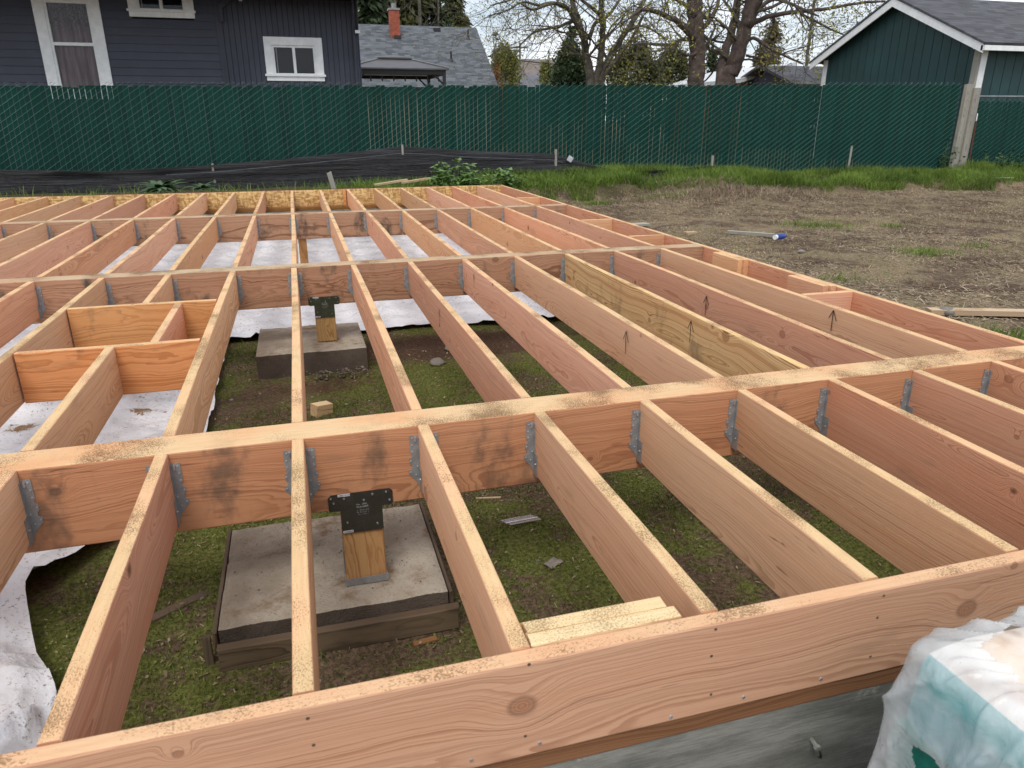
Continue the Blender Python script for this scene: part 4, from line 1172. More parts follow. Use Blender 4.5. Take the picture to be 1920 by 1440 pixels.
# twisted knuckles along the top
for i in range(int((FXB - FXA) / DW)):
    x = FXA + i * DW; z = ftop(x)
    mb.cyl((x, -0.012, z - 0.01), (x + 0.02, -0.012, z + 0.012), 0.0032, n=4)
    mb.cyl((x + 0.02, -0.012, z + 0.012), (x + 0.05, 0.0, z + 0.010), 0.0030, n=4)
mb.build('wire_mesh', M['wire'], fence, loc=(0, 0, 0.2))
mb = MB()
for i in range(8):
    x = FXA + 0.3 + i * 3.0
    mb = MB(); mb.cyl((x, 0.055, -0.3), (x, 0.055, ftop(x) - 0.03), 0.028, n=10)
    mb.build('line_post', M['slat'], fence, loc=(0, 0, 0.2))
# right hand fence run, lower, beyond the timber posts
fence2 = thing('chain_link_fence', 'lower green slatted fence panel with a pipe rail right of the timber posts', 'fence', (15.75, 13.62, -0.2))
for i in range(44):
    x = 0.06 + i * 0.076
    o = link('slat', sl_me, fence2, (x, rf.uniform(-0.003, 0.003), -0.10 + rf.uniform(-0.02, 0.02)), (0, rf.uniform(-0.01, 0.01), rf.uniform(-0.1, 0.1)))
    o.scale = (0.86, 1, 0.96)
mb = wire_mesh(0.0, 3.4, lambda x: 1.66, 0.05, 0, 0.0024); mb.build('wire_mesh', M['wire'], fence2)
mb = MB(); mb.cyl((0.0, 0.03, 1.70), (3.5, 0.03, 1.715), 0.021, n=10); mb.build('top_rail', M['pipe'], fence2)
mb = MB(); mb.cyl((3.45, 0.05, -0.1), (3.45, 0.05, 1.75), 0.03, n=10); mb.build('end_post', M['pipe'], fence2)

def timber_post(x, y, w, d, h_, label, lean, seed):
    me = board_mesh('timber_post', h_, w, d, M['grey'], ch=0.006, seed=seed, ragged=0.012)
    o = link('timber_post', me, None, (x - d / 2, y, -0.35), (0, R(-90) + lean, 0))
    return tag(o, label, 'post', 'timber posts at the fence end')
timber_post(15.275, 13.44, 0.10, 0.17, 2.10, 'weathered grey green timber post at the end of the long fence', 0.0, 71)
timber_post(15.465, 13.40, 0.12, 0.18, 2.02, 'weathered grey timber post beside the white garage corner', 0.0, 72)
mb = MB(); mb.cyl((15.60, 13.31, -0.3), (15.545, 13.30, 0.95), 0.016, n=8); ro = mb.build('metal_rod', M['rust'])
tag(ro, 'thin rusty metal rod leaning against the timber posts', 'rod')
mb = MB(); mb.cyl((15.5455, 13.30, 0.951), (15.54, 13.30, 1.12), 0.012, n=8); mb.build('white_tip', M['white'], ro)

# ------------------------------------------------------------------ black silt fence
def silt():
    t = NT('black_silt_fabric')
    p = t.obj()
    n1 = t.noise(t.mapv(p, (0.5, 1, 14)), 1.6, 4, 0.6).outputs[0]
    n2 = t.noise(t.mapv(p, (2, 2, 60)), 2.0, 3, 0.6).outputs[0]
    c = t.mix(t.rng(n1, 0.4, 0.7), (0.010, 0.010, 0.012), (0.034, 0.035, 0.040))
    c = t.mix(t.rng(t.noise(p, 20, 4, 0.7).outputs[0], 0.66, 0.74, 0, 0.5), c, (0.12, 0.12, 0.12))
    t.bsdf(c, 0.5, bump=t.math('ADD', n1, t.math('MULTIPLY', n2, 0.5)), bdist=0.05, bstr=0.9, spec=0.4)
    return t.m
M['silt'] = silt()
sf = thing('silt_fence', 'sagging black silt fence strung on stakes in front of the green fence', 'silt fence', (1.96, 12.6, -0.15))
kx = [-6.5, -4.42, -2.9, -1.27, 0.4, 1.96, 3.3, 4.83, 5.3, 5.8, 6.28, 7.2, 8.22, 8.8, 9.35]
kz = [0.28, 0.26, 0.21, 0.275, 0.40, 0.545, 0.45, 0.380, 0.25, 0.12, 0.030, 0.04, 0.105, 0.04, -0.06]
xs = np.linspace(-6.5, 9.35, 260); zt = np.interp(xs, kx, kz); rows = 9
V_ = []
for j in range(rows):
    u_ = j / (rows - 1)
    zb_ = np.minimum(-0.24, zt - 0.06)
    yy = 12.6 + 0.13 * (fbm(xs * 0.6, xs * 0 + u_ * 6, 7) - 0.5) + 0.06 * (fbm(xs * 0.7, xs * 0 + u_ * 9, 8) - 0.5) - 0.05 * (u_) ** 2 + 0.02 * np.sin(u_ * 18 + xs * 0.6)
    V_.append(np.stack([xs, yy, zt + (zb_ - zt) * u_], 1))
V_ = np.concatenate(V_); n = len(xs); id_ = np.arange(rows * n).reshape(rows, n)
qf = np.stack([id_[:-1, :-1], id_[1:, :-1], id_[1:, 1:], id_[:-1, 1:]], -1).reshape(-1)
fb = link('fabric', np_mesh('fabric', V_ - np.array([1.96, 12.6, -0.15]), qf, 4, M['silt'], smooth=True), sf)
sol = fb.modifiers.new('thickness', 'SOLIDIFY'); sol.thickness = 0.004
mb = MB(); mb.tube([(x - 1.96, 0.0 - 0.055 - 0.02, np.interp(x, kx, kz) - 0.11 + 0.15) for x in np.linspace(-2, 5.0, 30)], [0.0035] * 30, 5)
mb.build('cord', flat('pale_cord', (0.14, 0.16, 0.19), 0.7), sf)
for x, z, wd in ((-1.27, 0.30, 0.035), (1.96, 0.57, 0.035), (4.88, 0.46, 0.045), (8.26, 0.30, 0.04), (-4.6, 0.3, 0.035)):
    me = board_mesh('stake', z + 0.5, 0.03, wd, M['grey'], seed=int(x * 10) + 100, ragged=0.006)
    link('stake', me, sf, (x - 1.96 - wd / 2, 0.03, -0.5 + 0.15), (0, R(-90), 0))
mb = MB(); mb.box((0, 0, 0), (0.11, 0.004, 0.10)); mb.build('paper_tag', M['sticker'], sf, loc=(5.07 - 1.96, -0.06, 0.27 + 0.15), rot=(0.2, 0.5, 0.2))
me = board_mesh('survey_stake', 0.62, 0.02, 0.045, M['grey'], seed=301, ragged=0.01)
tag(link('survey_stake', me, None, (12.13, 13.3, -0.2), (0, R(-90) + 0.03, 0)), 'thin grey stake standing in the grass before the green fence', 'stake')
me = board_mesh('survey_stake', 0.45, 0.02, 0.075, M['grey'], seed=302, ragged=0.01)
tag(link('survey_stake', me, None, (0.64, 11.2, -0.24), (0, R(-90) - 0.22, 0.2)), 'leaning grey stake behind the far strand board rim', 'stake')
for px, py, L, lb in ((722, 345, 0.55, 'grey board end lying in the weeds behind the far rim'), (772, 341, 0.5, 'tan board end in the weeds right of the leaning stake')):
    p0 = at(px - 20, py, Y=11.3)
    me = board_mesh('lumber_scrap', L, 0.09, 0.035, M['scrap'], seed=px, ragged=0.01)
    tag(link('lumber_scrap', me, None, (p0.x, 11.3, p0.z), (0, -0.12, 0.1)), lb, 'board')

# ------------------------------------------------------------------ weeds behind the far rim
def leaf_strip(mb, base, d, L, w, droop):
    d = Vector(d).normalized(); side = d.cross(Vector((0, 0, 1))); side = side.normalized() if side.length > 1e-4 else Vector((1, 0, 0))
    n = 5; vs = []; p = Vector(base); dd = d.copy()
    for i in range(n + 1):
        u_ = i / n; ww = w * math.sin(math.pi * (0.12 + 0.88 * u_) ** 0.8) * 0.5 if i < n else 0.001
        up = side.cross(dd) * -0.25 * ww
        vs += [tuple(p - side * ww + up), tuple(p), tuple(p + side * ww + up)]
        p = p + dd * (L / n); dd = (dd + Vector((0, 0, -droop / n))).normalized()
    fs = []
    for i in range(n):
        for j in range(2): fs.append([i * 3 + j, i * 3 + j + 1, (i + 1) * 3 + j + 1, (i + 1) * 3 + j])
    mb.add(vs, fs)
def plant(name, label, x, y, z, n, L, w, spread, seed, mat=None, leafy=False, h_=0.4):
    r = random.Random(seed); t_ = thing(name, label, 'plant', (x, y, z), group='weeds by the fence')
    sm = MB(); lm = MB()
    if not leafy:
        for i in range(n):
            a = i * 2.4 + r.uniform(-0.4, 0.4); el = r.uniform(0.15, 0.75)
            leaf_strip(lm, (r.uniform(-0.04, 0.04), r.uniform(-0.04, 0.04), 0.02), (math.cos(a) * math.cos(el), math.sin(a) * math.cos(el), math.sin(el)), L * r.uniform(0.6, 1.1), w * r.uniform(0.7, 1.1), 1.0)
        sm.cyl((0, 0, -0.05), (0, 0, 0.08), 0.012, 0.006, n=6)
    else:
        for i in range(n):
            a = r.uniform(0, 6.28); el = r.uniform(0.7, 1.5); Ls = h_ * r.uniform(0.5, 1.1)
            p = Vector((r.gauss(0, spread * 0.4), r.gauss(0, spread * 0.3), 0)); d = Vector((math.cos(a) * math.cos(el), math.sin(a) * math.cos(el), math.sin(el)))
            pts = [p + d * (Ls * k / 4) for k in range(5)]; sm.tube(pts, [0.004, 0.0035, 0.003, 0.0025, 0.002], 4)
            for k in range(1, 5):
                for m_ in range(4):
                    b = r.uniform(0, 6.28); e2 = r.uniform(-0.1, 0.9)
                    leaf_strip(lm, pts[k], (math.cos(b) * math.cos(e2), math.sin(b) * math.cos(e2), math.sin(e2)), L * r.uniform(0.6, 1.2), w * r.uniform(0.7, 1.2), 0.8)
    sm.build('stem', M['weed_plain'], t_)
    lm.build('leaves', mat or M['weed_plain'], t_, True)
    return t_
M['weed_plain'] = flat('broad_leaf_green', (0.14, 0.26, 0.055), 0.5, var=0.18, scale=9)
M['weed_dark'] = flat('dark_leaf_green', (0.06, 0.115, 0.04), 0.45, var=0.22, scale=9)
plant('rosette_weed', 'dark broad leaved rosette weed in front of the black silt fence', -1.93, 11.35, -0.02, 44, 0.40, 0.12, 0, 3, M['weed_dark'])
plant('rosette_weed', 'smaller broad leaved weed right of the dark rosette weed', -1.32, 11.35, -0.02, 20, 0.28, 0.10, 0, 4, M['weed_dark'])
plant('leafy_weed', 'bright green bushy weed behind the far right of the frame', 2.62, 11.2, -0.14, 60, 0.085, 0.07, 0.55, 5, leafy=True, h_=0.46)
plant('leafy_weed', 'small leafy green weed beside the far right frame corner', 3.50, 11.25, -0.16, 26, 0.08, 0.06, 0.4, 6, leafy=True, h_=0.36)
plant('leafy_weed', 'leafy weed climbing at the foot of the timber posts', 14.85, 13.3, -0.2, 14, 0.06, 0.045, 0.2, 8, M['weed_dark'], leafy=True, h_=0.7)
plant('leafy_weed', 'dark leafy weed below the lower fence panel at the right edge', 16.2, 12.9, -0.25, 22, 0.07, 0.05, 0.4, 9, M['weed_dark'], leafy=True, h_=0.55)

# ------------------------------------------------------------------ slate blue house
HY = 17.0
house = thing('blue_house', 'slate blue house with white framed windows behind the green fence', 'house', (-2.5, HY, -0.16))
HO = -Vector(house.location)
def hpart(mb, name, mat, parent=house, smooth=False):
    return mb.build(name, mat, parent, smooth, loc=HO)
# windows: x0, x1, z0, z1 of the outer trim
WINS = [(-4.63, -3.42, 1.42, 3.45), (-2.89, -1.64, 3.00, 4.2), (-0.33, 0.90, 1.815, 2.695)]
LAPX0, LAPX1, VX1 = -8.5, -1.25, 1.72
WALL_H = 3.85
mb = MB()
mb.box((LAPX0, HY + 0.12, -0.3), (VX1 - 0.01, HY + 8.0, 3.9)); hpart(mb, 'wall', M['dark_room'])
def lap(x0, x1, z0, e):
    m_ = MB(); m_.prism([(HY - 0.022, z0), (HY + 0.10, z0), (HY + 0.10, z0 + e + 0.012), (HY - 0.004, z0 + e + 0.012)], 'X', x0, x1)
    return m_
e = 0.1525; z = -0.25
while z < WALL_H:
    segs = [(LAPX0, LAPX1)]
    for (a, b, c, d) in WINS[:2]:
        if z + e > c + 0.02 and z < d - 0.02:
            new = []
            for s0, s1 in segs:
                if a > s0 and b < s1: new += [(s0, a + 0.03), (b - 0.03, s1)]
                else: new.append((s0, s1))
            segs = new
    for s0, s1 in segs: hpart(lap(s0, s1, z, e), 'siding_board', M['slate'])
    z += e
mb = MB(); mb.box((LAPX1, HY - 0.035, -0.25), (LAPX1 + 0.13, HY + 0.11, 3.60)); hpart(mb, 'corner_board', M['slate_d'])
x = LAPX1 + 0.131; pw = 0.1125
a, b, c, d = WINS[2]
while x < VX1 - 0.02:
    x1 = min(x + pw, VX1)
    spans = [(-0.25, 3.45)]
    if x1 > a + 0.03 and x < b - 0.03: spans = [(-0.25, c + 0.03), (d - 0.03, 3.45)]
    for z0, z1 in spans:
        m_ = MB(); m_.prism([(x, HY + 0.10), (x, HY - 0.006), (x + 0.007, HY - 0.016), (x1 - 0.007, HY - 0.016), (x1, HY - 0.006), (x1, HY + 0.10)][::-1], 'Z', z0, z1)
        hpart(m_, 'siding_plank', M['slate'])
    x += pw
def window(name, w, trim, mull, sill, curt, slider=False, nolow=False):
    a, b, c, d = w
    t_ = MB(); y0, y1 = HY - 0.045, HY + 0.06
    t_.box((a, y0, c), (a + trim, y1, d)); t_.box((b - trim, y0, c), (b, y1, d)); t_.box((a + trim, y0 - 0.004, d - trim), (b - trim, y1, d)); t_.box((a + trim, y0, c), (b - trim, y1, c + trim * 0.7))
    wo = hpart(t_, 'window', M['white'])
    s_ = MB(); s_.box((a - 0.03, y0 - 0.035, c + trim * 0.7 - 0.02), (b + 0.03, y0 - 0.001, c + trim * 0.7 + 0.025)); s_.build('sill', M['white'], wo)
    ia, ib, ic, id2 = a + trim, b - trim, c + trim * 0.7, d - trim
    f_ = MB(); y2, y3 = HY - 0.02, HY + 0.04; k = 0.045
    f_.box((ia, y2, ic), (ia + k, y3, id2)); f_.box((ib - k, y2, ic), (ib, y3, id2)); f_.box((ia + k, y2, id2 - k), (ib - k, y3, id2)); f_.box((ia + k, y2, ic), (ib - k, y3, ic + k))
    if slider:
        xm = (ia + ib) / 2; f_.box((xm - 0.03, y2 - 0.004, ic + k), (xm + 0.03, y3, id2 - k))
    else:
        f_.box((ia + k, y2 - 0.004, mull - 0.03), (ib - k, y3, mull + 0.03))
    f_.build('sash', M['white'], wo)
    panes = [(ia + k, xm - 0.03, ic + k, id2 - k), (xm + 0.03, ib - k, ic + k, id2 - k)] if slider else [(ia + k, ib - k, ic + k, mull - 0.03), (ia + k, ib - k, mull + 0.03, id2 - k)]
    for q_ in panes:
        g_ = MB(); g_.box((q_[0], HY + 0.012, q_[2]), (q_[1], HY + 0.016, q_[3])); g_.build('pane', M['glass'], wo)
    if slider:
        g_ = MB(); g_.box((ia + k + 0.035, HY + 0.000, ic + k), (ia + k + 0.052, HY + 0.011, id2 - k)); g_.build('screen_frame', M['pipe'], wo)
    if curt:
        c_ = MB(); n = 60; vs = []
        for i in range(n):
            u_ = i / (n - 1); xx = ia + 0.01 + u_ * (ib - ia - 0.02); yy = HY + 0.06 + 0.022 * math.sin(u_ * 26 + 1.3 * math.sin(u_ * 9)) + 0.01 * math.sin(u_ * 61)
            vs += [(xx, yy, ic + 0.01), (xx, yy, id2 - 0.01)]
        c_.add(vs, [[2 * i, 2 * i + 2, 2 * i + 3, 2 * i + 1] for i in range(n - 1)])
        co = c_.build('curtain', M['curtain'], wo, True)
        co.location = (0, 0, 1.7); co.data.transform(Matrix.Translation((0, 0, -1.7)))
    return wo
window('window', WINS[0], 0.20, 2.46, True, True)
window('window', WINS[1], 0.17, 3.6, True, False, slider=True)
window('window', WINS[2], 0.16, 2.2, True, False, slider=True)
# eaves
mb = MB(); mb.prism([(HY - 1.0, 3.36), (HY - 1.0, 3.54), (HY + 4.3, 5.6), (HY + 4.3, 5.45), (HY + 0.1, 3.56)], 'X', LAPX1 + 0.16, VX1 + 0.35); hpart(mb, 'porch_roof', M['soffit'])
mb = MB(); mb.prism([(HY - 1.4, 3.42), (HY - 1.4, 3.64), (HY + 4.3, 7.2), (HY + 4.3, 7.0), (HY + 0.1, 3.66)], 'X', LAPX0 - 0.3, LAPX1 + 0.14); hpart(mb, 'roof', M['soffit'])  # unseen overhang, deepened beyond a plain eave to shade the upper siding
mb = MB(); mb.tube([(1.60, HY - 0.10, 3.5), (1.60, HY - 0.10, 3.2), (1.60, HY - 0.06, 3.1), (1.60, HY - 0.06, -0.2)], [0.035] * 4, 8); hpart(mb, 'downspout', M['slate_d'])
mb = MB(); mb.box((1.63, HY - 0.16, 2.80), (1.74, HY - 0.06, 2.86)); hpart(mb, 'camera_bracket', M['white'])
mb = MB(); mb.tube([(1.68, HY - 0.3, 3.6), (1.68, HY - 0.25, 3.3), (1.68, HY - 0.12, 2.85)], [0.03] * 3, 8); hpart(mb, 'gutter_pipe', M['black'])
mb = MB(); mb.box((-0.72, HY - 0.30, 3.33), (-0.66, HY - 0.24, 3.50)); hpart(mb, 'pipe_end', M['white'])
mb = MB(); mb.prism([(LAPX1 + 0.10, 2.95), (LAPX1 + 0.17, 2.95), (LAPX1 + 0.17, 3.2), (LAPX1 + 0.6, 3.55), (LAPX1 + 0.45, 3.55), (LAPX1 + 0.10, 3.28)], 'Y', HY - 0.10, HY - 0.04); hpart(mb, 'roof_bracket', M['slate_d'])

# ------------------------------------------------------------------ teal garage
GXc, GY0, GY1 = 16.22, 14.2, 19.85
gar = thing('teal_garage', 'dark teal garage with white rake boards and charcoal roof at the right', 'garage', (GXc, (GY0 + GY1) / 2, -0.2))
GO = -Vector(gar.location)
def gpart(mb, name, mat, smooth=False): return mb.build(name, mat, gar, smooth, loc=GO)
EAVE, APEX, GYM = 2.74, 3.99, (GY0 + GY1) / 2
GXE = 26.0
def gz_r(y): return EAVE + (APEX - EAVE) * (1 - abs(y - GYM) / (GYM - GY0))
mb = MB(); mb.prism([(GY0 + 0.03, -0.25), (GY1 - 0.03, -0.25), (GY1 - 0.03, EAVE - 0.05), (GYM, APEX - 0.05), (GY0 + 0.03, EAVE - 0.05)], 'X', GXc + 0.03, GXE); gpart(mb, 'wall', M['teal'])
pw = 0.2955; y = GY0 + 0.02
while y < GY1 - 0.05:
    y1 = min(y + pw, GY1 - 0.02); g = 0.008
    ys = [y + g, y1 - g]
    if y + g < GYM < y1 - g: ys = [y + g, GYM, y1 - g]
    prof = [(y + g, -0.25), (y1 - g, -0.25)] + [(q_, gz_r(q_) - 0.02) for q_ in ys[::-1]]
    m_ = MB(); m_.prism(prof, 'X', GXc - 0.012, GXc + 0.028); gpart(m_, 'siding_plank', M['teal'])
    y += pw
x = GXc + 0.22
while x < 20.5:
    m_ = MB(); m_.box((x + 0.008, GY0 - 0.012, -0.25), (x + pw - 0.008, GY0 + 0.028, EAVE - 0.06)); gpart(m_, 'siding_plank', M['teal'])
    x += pw
# rake boards, white
for s in (-1, 1):
    ya = GYM; yb = GY0 - 0.32 if s < 0 else GY1 + 0.32
    za = APEX + 0.06; zb = gz_r(yb) + 0.06
    m_ = MB(); m_.prism([(ya, za - 0.20), (yb, zb - 0.19), (yb, zb), (ya, za)], 'X', GXc - 0.30, GXc - 0.262); gpart(m_, 'rake_board', M['white'])
# roof slabs with shingles (mesh local x along the eave, y up the slope)
for s in (-1, 1):
    yb = GY0 - 0.36 if s < 0 else GY1 + 0.36
    zb = gz_r(yb) + 0.065; za = APEX + 0.065 + 0.01
    L = math.hypot(GYM - yb, za - zb); ang = math.atan2(za - zb, (GYM - yb) if s < 0 else (yb - GYM))
    m_ = MB(); m_.box((0, 0, 0), (GXE - GXc + 0.6, L, 0.05))
    o = m_.build('roof_slope', M['sh_dark'], gar)
    if s < 0: o.location = Vector((GXc - 0.32, yb, zb)) + GO; o.rotation_euler = (ang, 0, 0)
    else: o.location = Vector((GXE + 0.28, yb, zb)) + GO; o.rotation_euler = (ang, 0, R(180))
mb = MB(); mb.box((GXc - 0.30, GY0 - 0.38, gz_r(GY0 - 0.36) - 0.06), (GXE, GY0 - 0.365 + 0.10, gz_r(GY0 - 0.36) + 0.05)); gpart(mb, 'gutter', M['white'])
mb = MB(); mb.box((GXc - 0.26, GY0 - 0.28, EAVE - 0.17), (GXE, GY0 - 0.02, EAVE - 0.13)); gpart(mb, 'soffit', M['white'])
mb = MB(); mb.box((GXc - 0.03, GY0 - 0.025, -0.25), (GXc + 0.02, GY0 + 0.14, EAVE - 0.12)); gpart(mb, 'corner_board', M['grey'])
mb = MB(); mb.box((GXc + 0.022, GY0 - 0.04, -0.25), (GXc + 0.20, GY0 - 0.015, EAVE - 0.12)); gpart(mb, 'corner_board', M['white'])
mb = MB(); mb.box((GXc - 0.03, GY1 - 0.16, -0.25), (GXc + 0.0, GY1 + 0.02, EAVE - 0.02)); gpart(mb, 'corner_board', M['white'])

# ------------------------------------------------------------------ grey roofed house, chimney, gazebo
def roof_slab(parent, name, p0, p1, q0, q1, mat, th=0.12):
    """slab through eave points p0,p1 and ridge points q0,q1; local x along the eave, y up the slope"""
    p0, p1, q0, q1 = (Vector(v_) for v_ in (p0, p1, q0, q1))
    ex_ = (p1 - p0).normalized(); n_ = ex_.cross(q0 - p0).normalized(); ey = n_.cross(ex_)
    m_ = Matrix((ex_, ey, n_)).transposed()
    inv = m_.inverted()
    L = [inv @ (v_ - p0) for v_ in (p0, p1, q1, q0)]
    mb = MB(); mb.add([(v_.x, v_.y, 0) for v_ in L] + [(v_.x, v_.y, -th) for v_ in L], [[0, 1, 2, 3], [7, 6, 5, 4], [0, 4, 5, 1], [1, 5, 6, 2], [2, 6, 7, 3], [3, 7, 4, 0]])
    o = mb.build(name, mat, parent)
    o.matrix_local = Matrix.Translation(p0 - Vector(parent.location)) @ m_.to_4x4()
    return o
gh = thing('grey_roof_house', 'house with a large grey shingle roof and brick chimney behind the blue house', 'house', (5.5, 37.0, -0.2))
RY, EY = 37.0, 32.5
r0, r1 = at(560, 41, Y=RY), at(893, 52, Y=RY); zr = (r0.z + r1.z) / 2; r0.z = r1.z = zr
e1 = at(936, 165, Y=EY); e0 = Vector((r0.x - 0.6, EY, e1.z))
mid_f = 0.55
roof = roof_slab(gh, 'roof', e0, e1, r0, r1, M['sh_grey'])
roof_slab(gh, 'roof', (r1.x + 0.4, 2 * RY - EY, e1.z), (r0.x - 0.6, 2 * RY - EY, e1.z), (r1.x, RY, zr), (r0.x, RY, zr), M['sh_grey'])
mb = MB(); mb.prism([(EY + 0.4, -0.2), (2 * RY - EY - 0.4, -0.2), (2 * RY - EY - 0.4, e1.z - 0.1), (RY, zr - 0.25), (EY + 0.4, e1.z - 0.1)], 'X', r0.x, r1.x - 0.3); mb.build('wall', M['tan'], gh, loc=-Vector(gh.location))
c0 = at(740, 58, Y=36.2)
ch = MB(); ch.box((c0.x - 0.22, 35.95, c0.z - 0.4), (c0.x + 0.22, 36.45, at(740, 20, Y=36.2).z)); cho = ch.build('chimney', M['brick'], gh, loc=-Vector(gh.location))
mb = MB(); zt_ = at(740, 20, Y=36.2).z; mb.box((c0.x - 0.26, 35.92, zt_ + 0.001), (c0.x + 0.26, 36.48, zt_ + 0.08)); mb.build('chimney_cap', M['pipe'], cho)
mb = MB(); mb.cyl((c0.x, 36.2, zt_ + 0.08), (c0.x, 36.2, zt_ + 0.3), 0.11, n=10); mb.build('flue', M['pipe'], cho)
def roof_pt(px, py):
    d = ray(px, py); n_ = Vector((0, -(zr - e1.z), RY - EY)); t_ = n_.dot(Vector((0, RY, zr)) - Vector(CAM_LOC)) / n_.dot(d)
    return Vector(CAM_LOC) + d * t_
for px, py, kind in ((878, 72, 'p'), (846, 113, 'p'), (819, 57, 'b'), (745, 71, 'b')):
    q_ = roof_pt(px, py); m_ = MB()
    if kind == 'p': m_.cyl(q_ + Vector((0, 0, -0.1)), q_ + Vector((0, 0, 0.38)), 0.045, n=8); m_.cyl(q_ + Vector((0, 0, -0.06)), q_ + Vector((0, 0, 0.06)), 0.13, 0.06, n=10); m_.build('vent_pipe', M['black'], gh, loc=-Vector(gh.location))
    else: m_.box(q_ + Vector((-0.16, -0.12, -0.06)), q_ + Vector((0.16, 0.14, 0.10))); m_.build('roof_vent', M['black'], gh, loc=-Vector(gh.location))
gzb = thing('gazebo', 'dark metal gazebo with two tier roof in front of the grey roof', 'gazebo', (3.62, 26.0, -0.2))
GBO = -Vector(gzb.location)
def frustum(cx, cy, h0, z0, h1, z1, th=0.04):
    m_ = MB(); vs = []
    for h_, z_ in ((h0, z0), (h1, z1), (h0, z0 - th), (h1, z1 - th)):
        vs += [(cx - h_, cy - h_, z_), (cx + h_, cy - h_, z_), (cx + h_, cy + h_, z_), (cx - h_, cy + h_, z_)]
    fs = []
    for i in range(4):
        j = (i + 1) % 4; fs += [[i, j, 4 + j, 4 + i], [8 + j, 8 + i, 12 + i, 12 + j], [j, i, 8 + i, 8 + j], [4 + i, 4 + j, 12 + j, 12 + i]]
    m_.add(vs, fs); return m_
frustum(3.62, 26, 1.62, 2.60, 0.52, 2.93).build('canopy', M['gazebo'], gzb, loc=GBO)
frustum(3.62, 26, 0.58, 2.99, 0.02, 3.10).build('top_canopy', M['gazebo'], gzb, loc=GBO)
for sx in (-1, 1):
    for sy in (-1, 1):
        m_ = MB(); m_.box((3.62 + sx * 1.48 - 0.05, 26 + sy * 1.48 - 0.05, -0.2), (3.62 + sx * 1.48 + 0.05, 26 + sy * 1.48 + 0.05, 2.58)); m_.build('post', M['black'], gzb, loc=GBO)
        m_ = MB(); m_.cyl((3.62 + sx * 1.48, 26 + sy * 1.48, 2.1), (3.62 + sx * 1.05, 26 + sy * 1.48, 2.5), 0.03, n=6); m_.build('brace', M['black'], gzb, loc=GBO)
        m_ = MB(); m_.cyl((3.62 + sx * 1.62, 26 + sy * 1.62, 2.62), (3.62 + sx * 0.52, 26 + sy * 0.52, 2.95), 0.022, n=6); m_.build('hip_seam', M['pipe'], gzb, loc=GBO)
m_ = MB(); m_.box((3.62 - 1.5, 26 - 1.52, 2.42), (3.62 + 1.5, 26 - 1.44, 2.54)); m_.box((3.62 - 1.5, 26 + 1.44, 2.42), (3.62 + 1.5, 26 + 1.52, 2.54)); m_.box((3.62 - 1.52, 26 - 1.44, 2.42), (3.62 - 1.44, 26 + 1.44, 2.54)); m_.box((3.62 + 1.44, 26 - 1.44, 2.42), (3.62 + 1.52, 26 + 1.44, 2.54)); m_.build('eave_beam', M['black'], gzb, loc=GBO)
for i in range(8):
    m_ = MB(); x_ = 3.62 - 1.3 + i * 0.37; m_.cyl((x_, 24.5, 2.40), (x_, 24.5, 2.28), 0.012, n=5); m_.cyl((x_, 24.5, 2.28), (x_, 24.5, 2.20), 0.03, 0.02, n=8); m_.build('string_light', M['black'], gzb, loc=GBO)

# other roofs beyond the fence
def small_house(label, cx, cy, w, dpt, eave, ridge, wall, roofm, rot=0.0):
    h_ = thing('far_house', label, 'house', (cx, cy, -0.3), (0, 0, rot))
    m_ = MB(); m_.prism([(-dpt / 2, 0), (dpt / 2, 0), (dpt / 2, eave), (0, ridge - 0.1), (-dpt / 2, eave)], 'X', -w / 2, w / 2); m_.build('wall', wall, h_)
    for s in (-1, 1):
        L = math.hypot(dpt / 2 + 0.4, ridge - eave); ang = math.atan2(ridge - eave + 0.15, dpt / 2 + 0.4)
        m_ = MB(); m_.box((-w / 2 - 0.4, 0, 0), (w / 2 + 0.4, L, 0.1)); o = m_.build('roof', roofm, h_, loc=(0, s * -(dpt / 2 + 0.4) if s > 0 else (dpt / 2 + 0.4), eave - 0.12), rot=(ang, 0, 0 if s > 0 else R(180)))
    m_ = MB(); m_.box((-w / 2 + 0.6, -dpt / 2 - 0.03, 1.0), (-w / 2 + 1.8, -dpt / 2 - 0.005, 2.1)); wo = m_.build('window', M['white'], h_)
    m_ = MB(); m_.box((-w / 2 + 0.7, -dpt / 2 - 0.05, 1.1), (-w / 2 + 1.7, -dpt / 2 - 0.032, 2.0)); m_.build('pane', M['dark_room'], wo)
    return h_
c_ = at(985, 150, Y=46); small_house('far low house with a plain dark grey roof above the fence', c_.x - 0.5, 46, 9.0, 7.0, c_.z - 0.5, c_.z + 0.55, M['tan'], flat('plain_grey_roof', (0.16, 0.16, 0.18), 0.8))
c_ = at(1000, 128, Y=70); small_house('far brown roofed house beyond the yellow green bush', c_.x + 1.0, 70, 8.0, 7.0, c_.z - 0.9, c_.z + 1.0, M['tan'], M['sh_brown'])
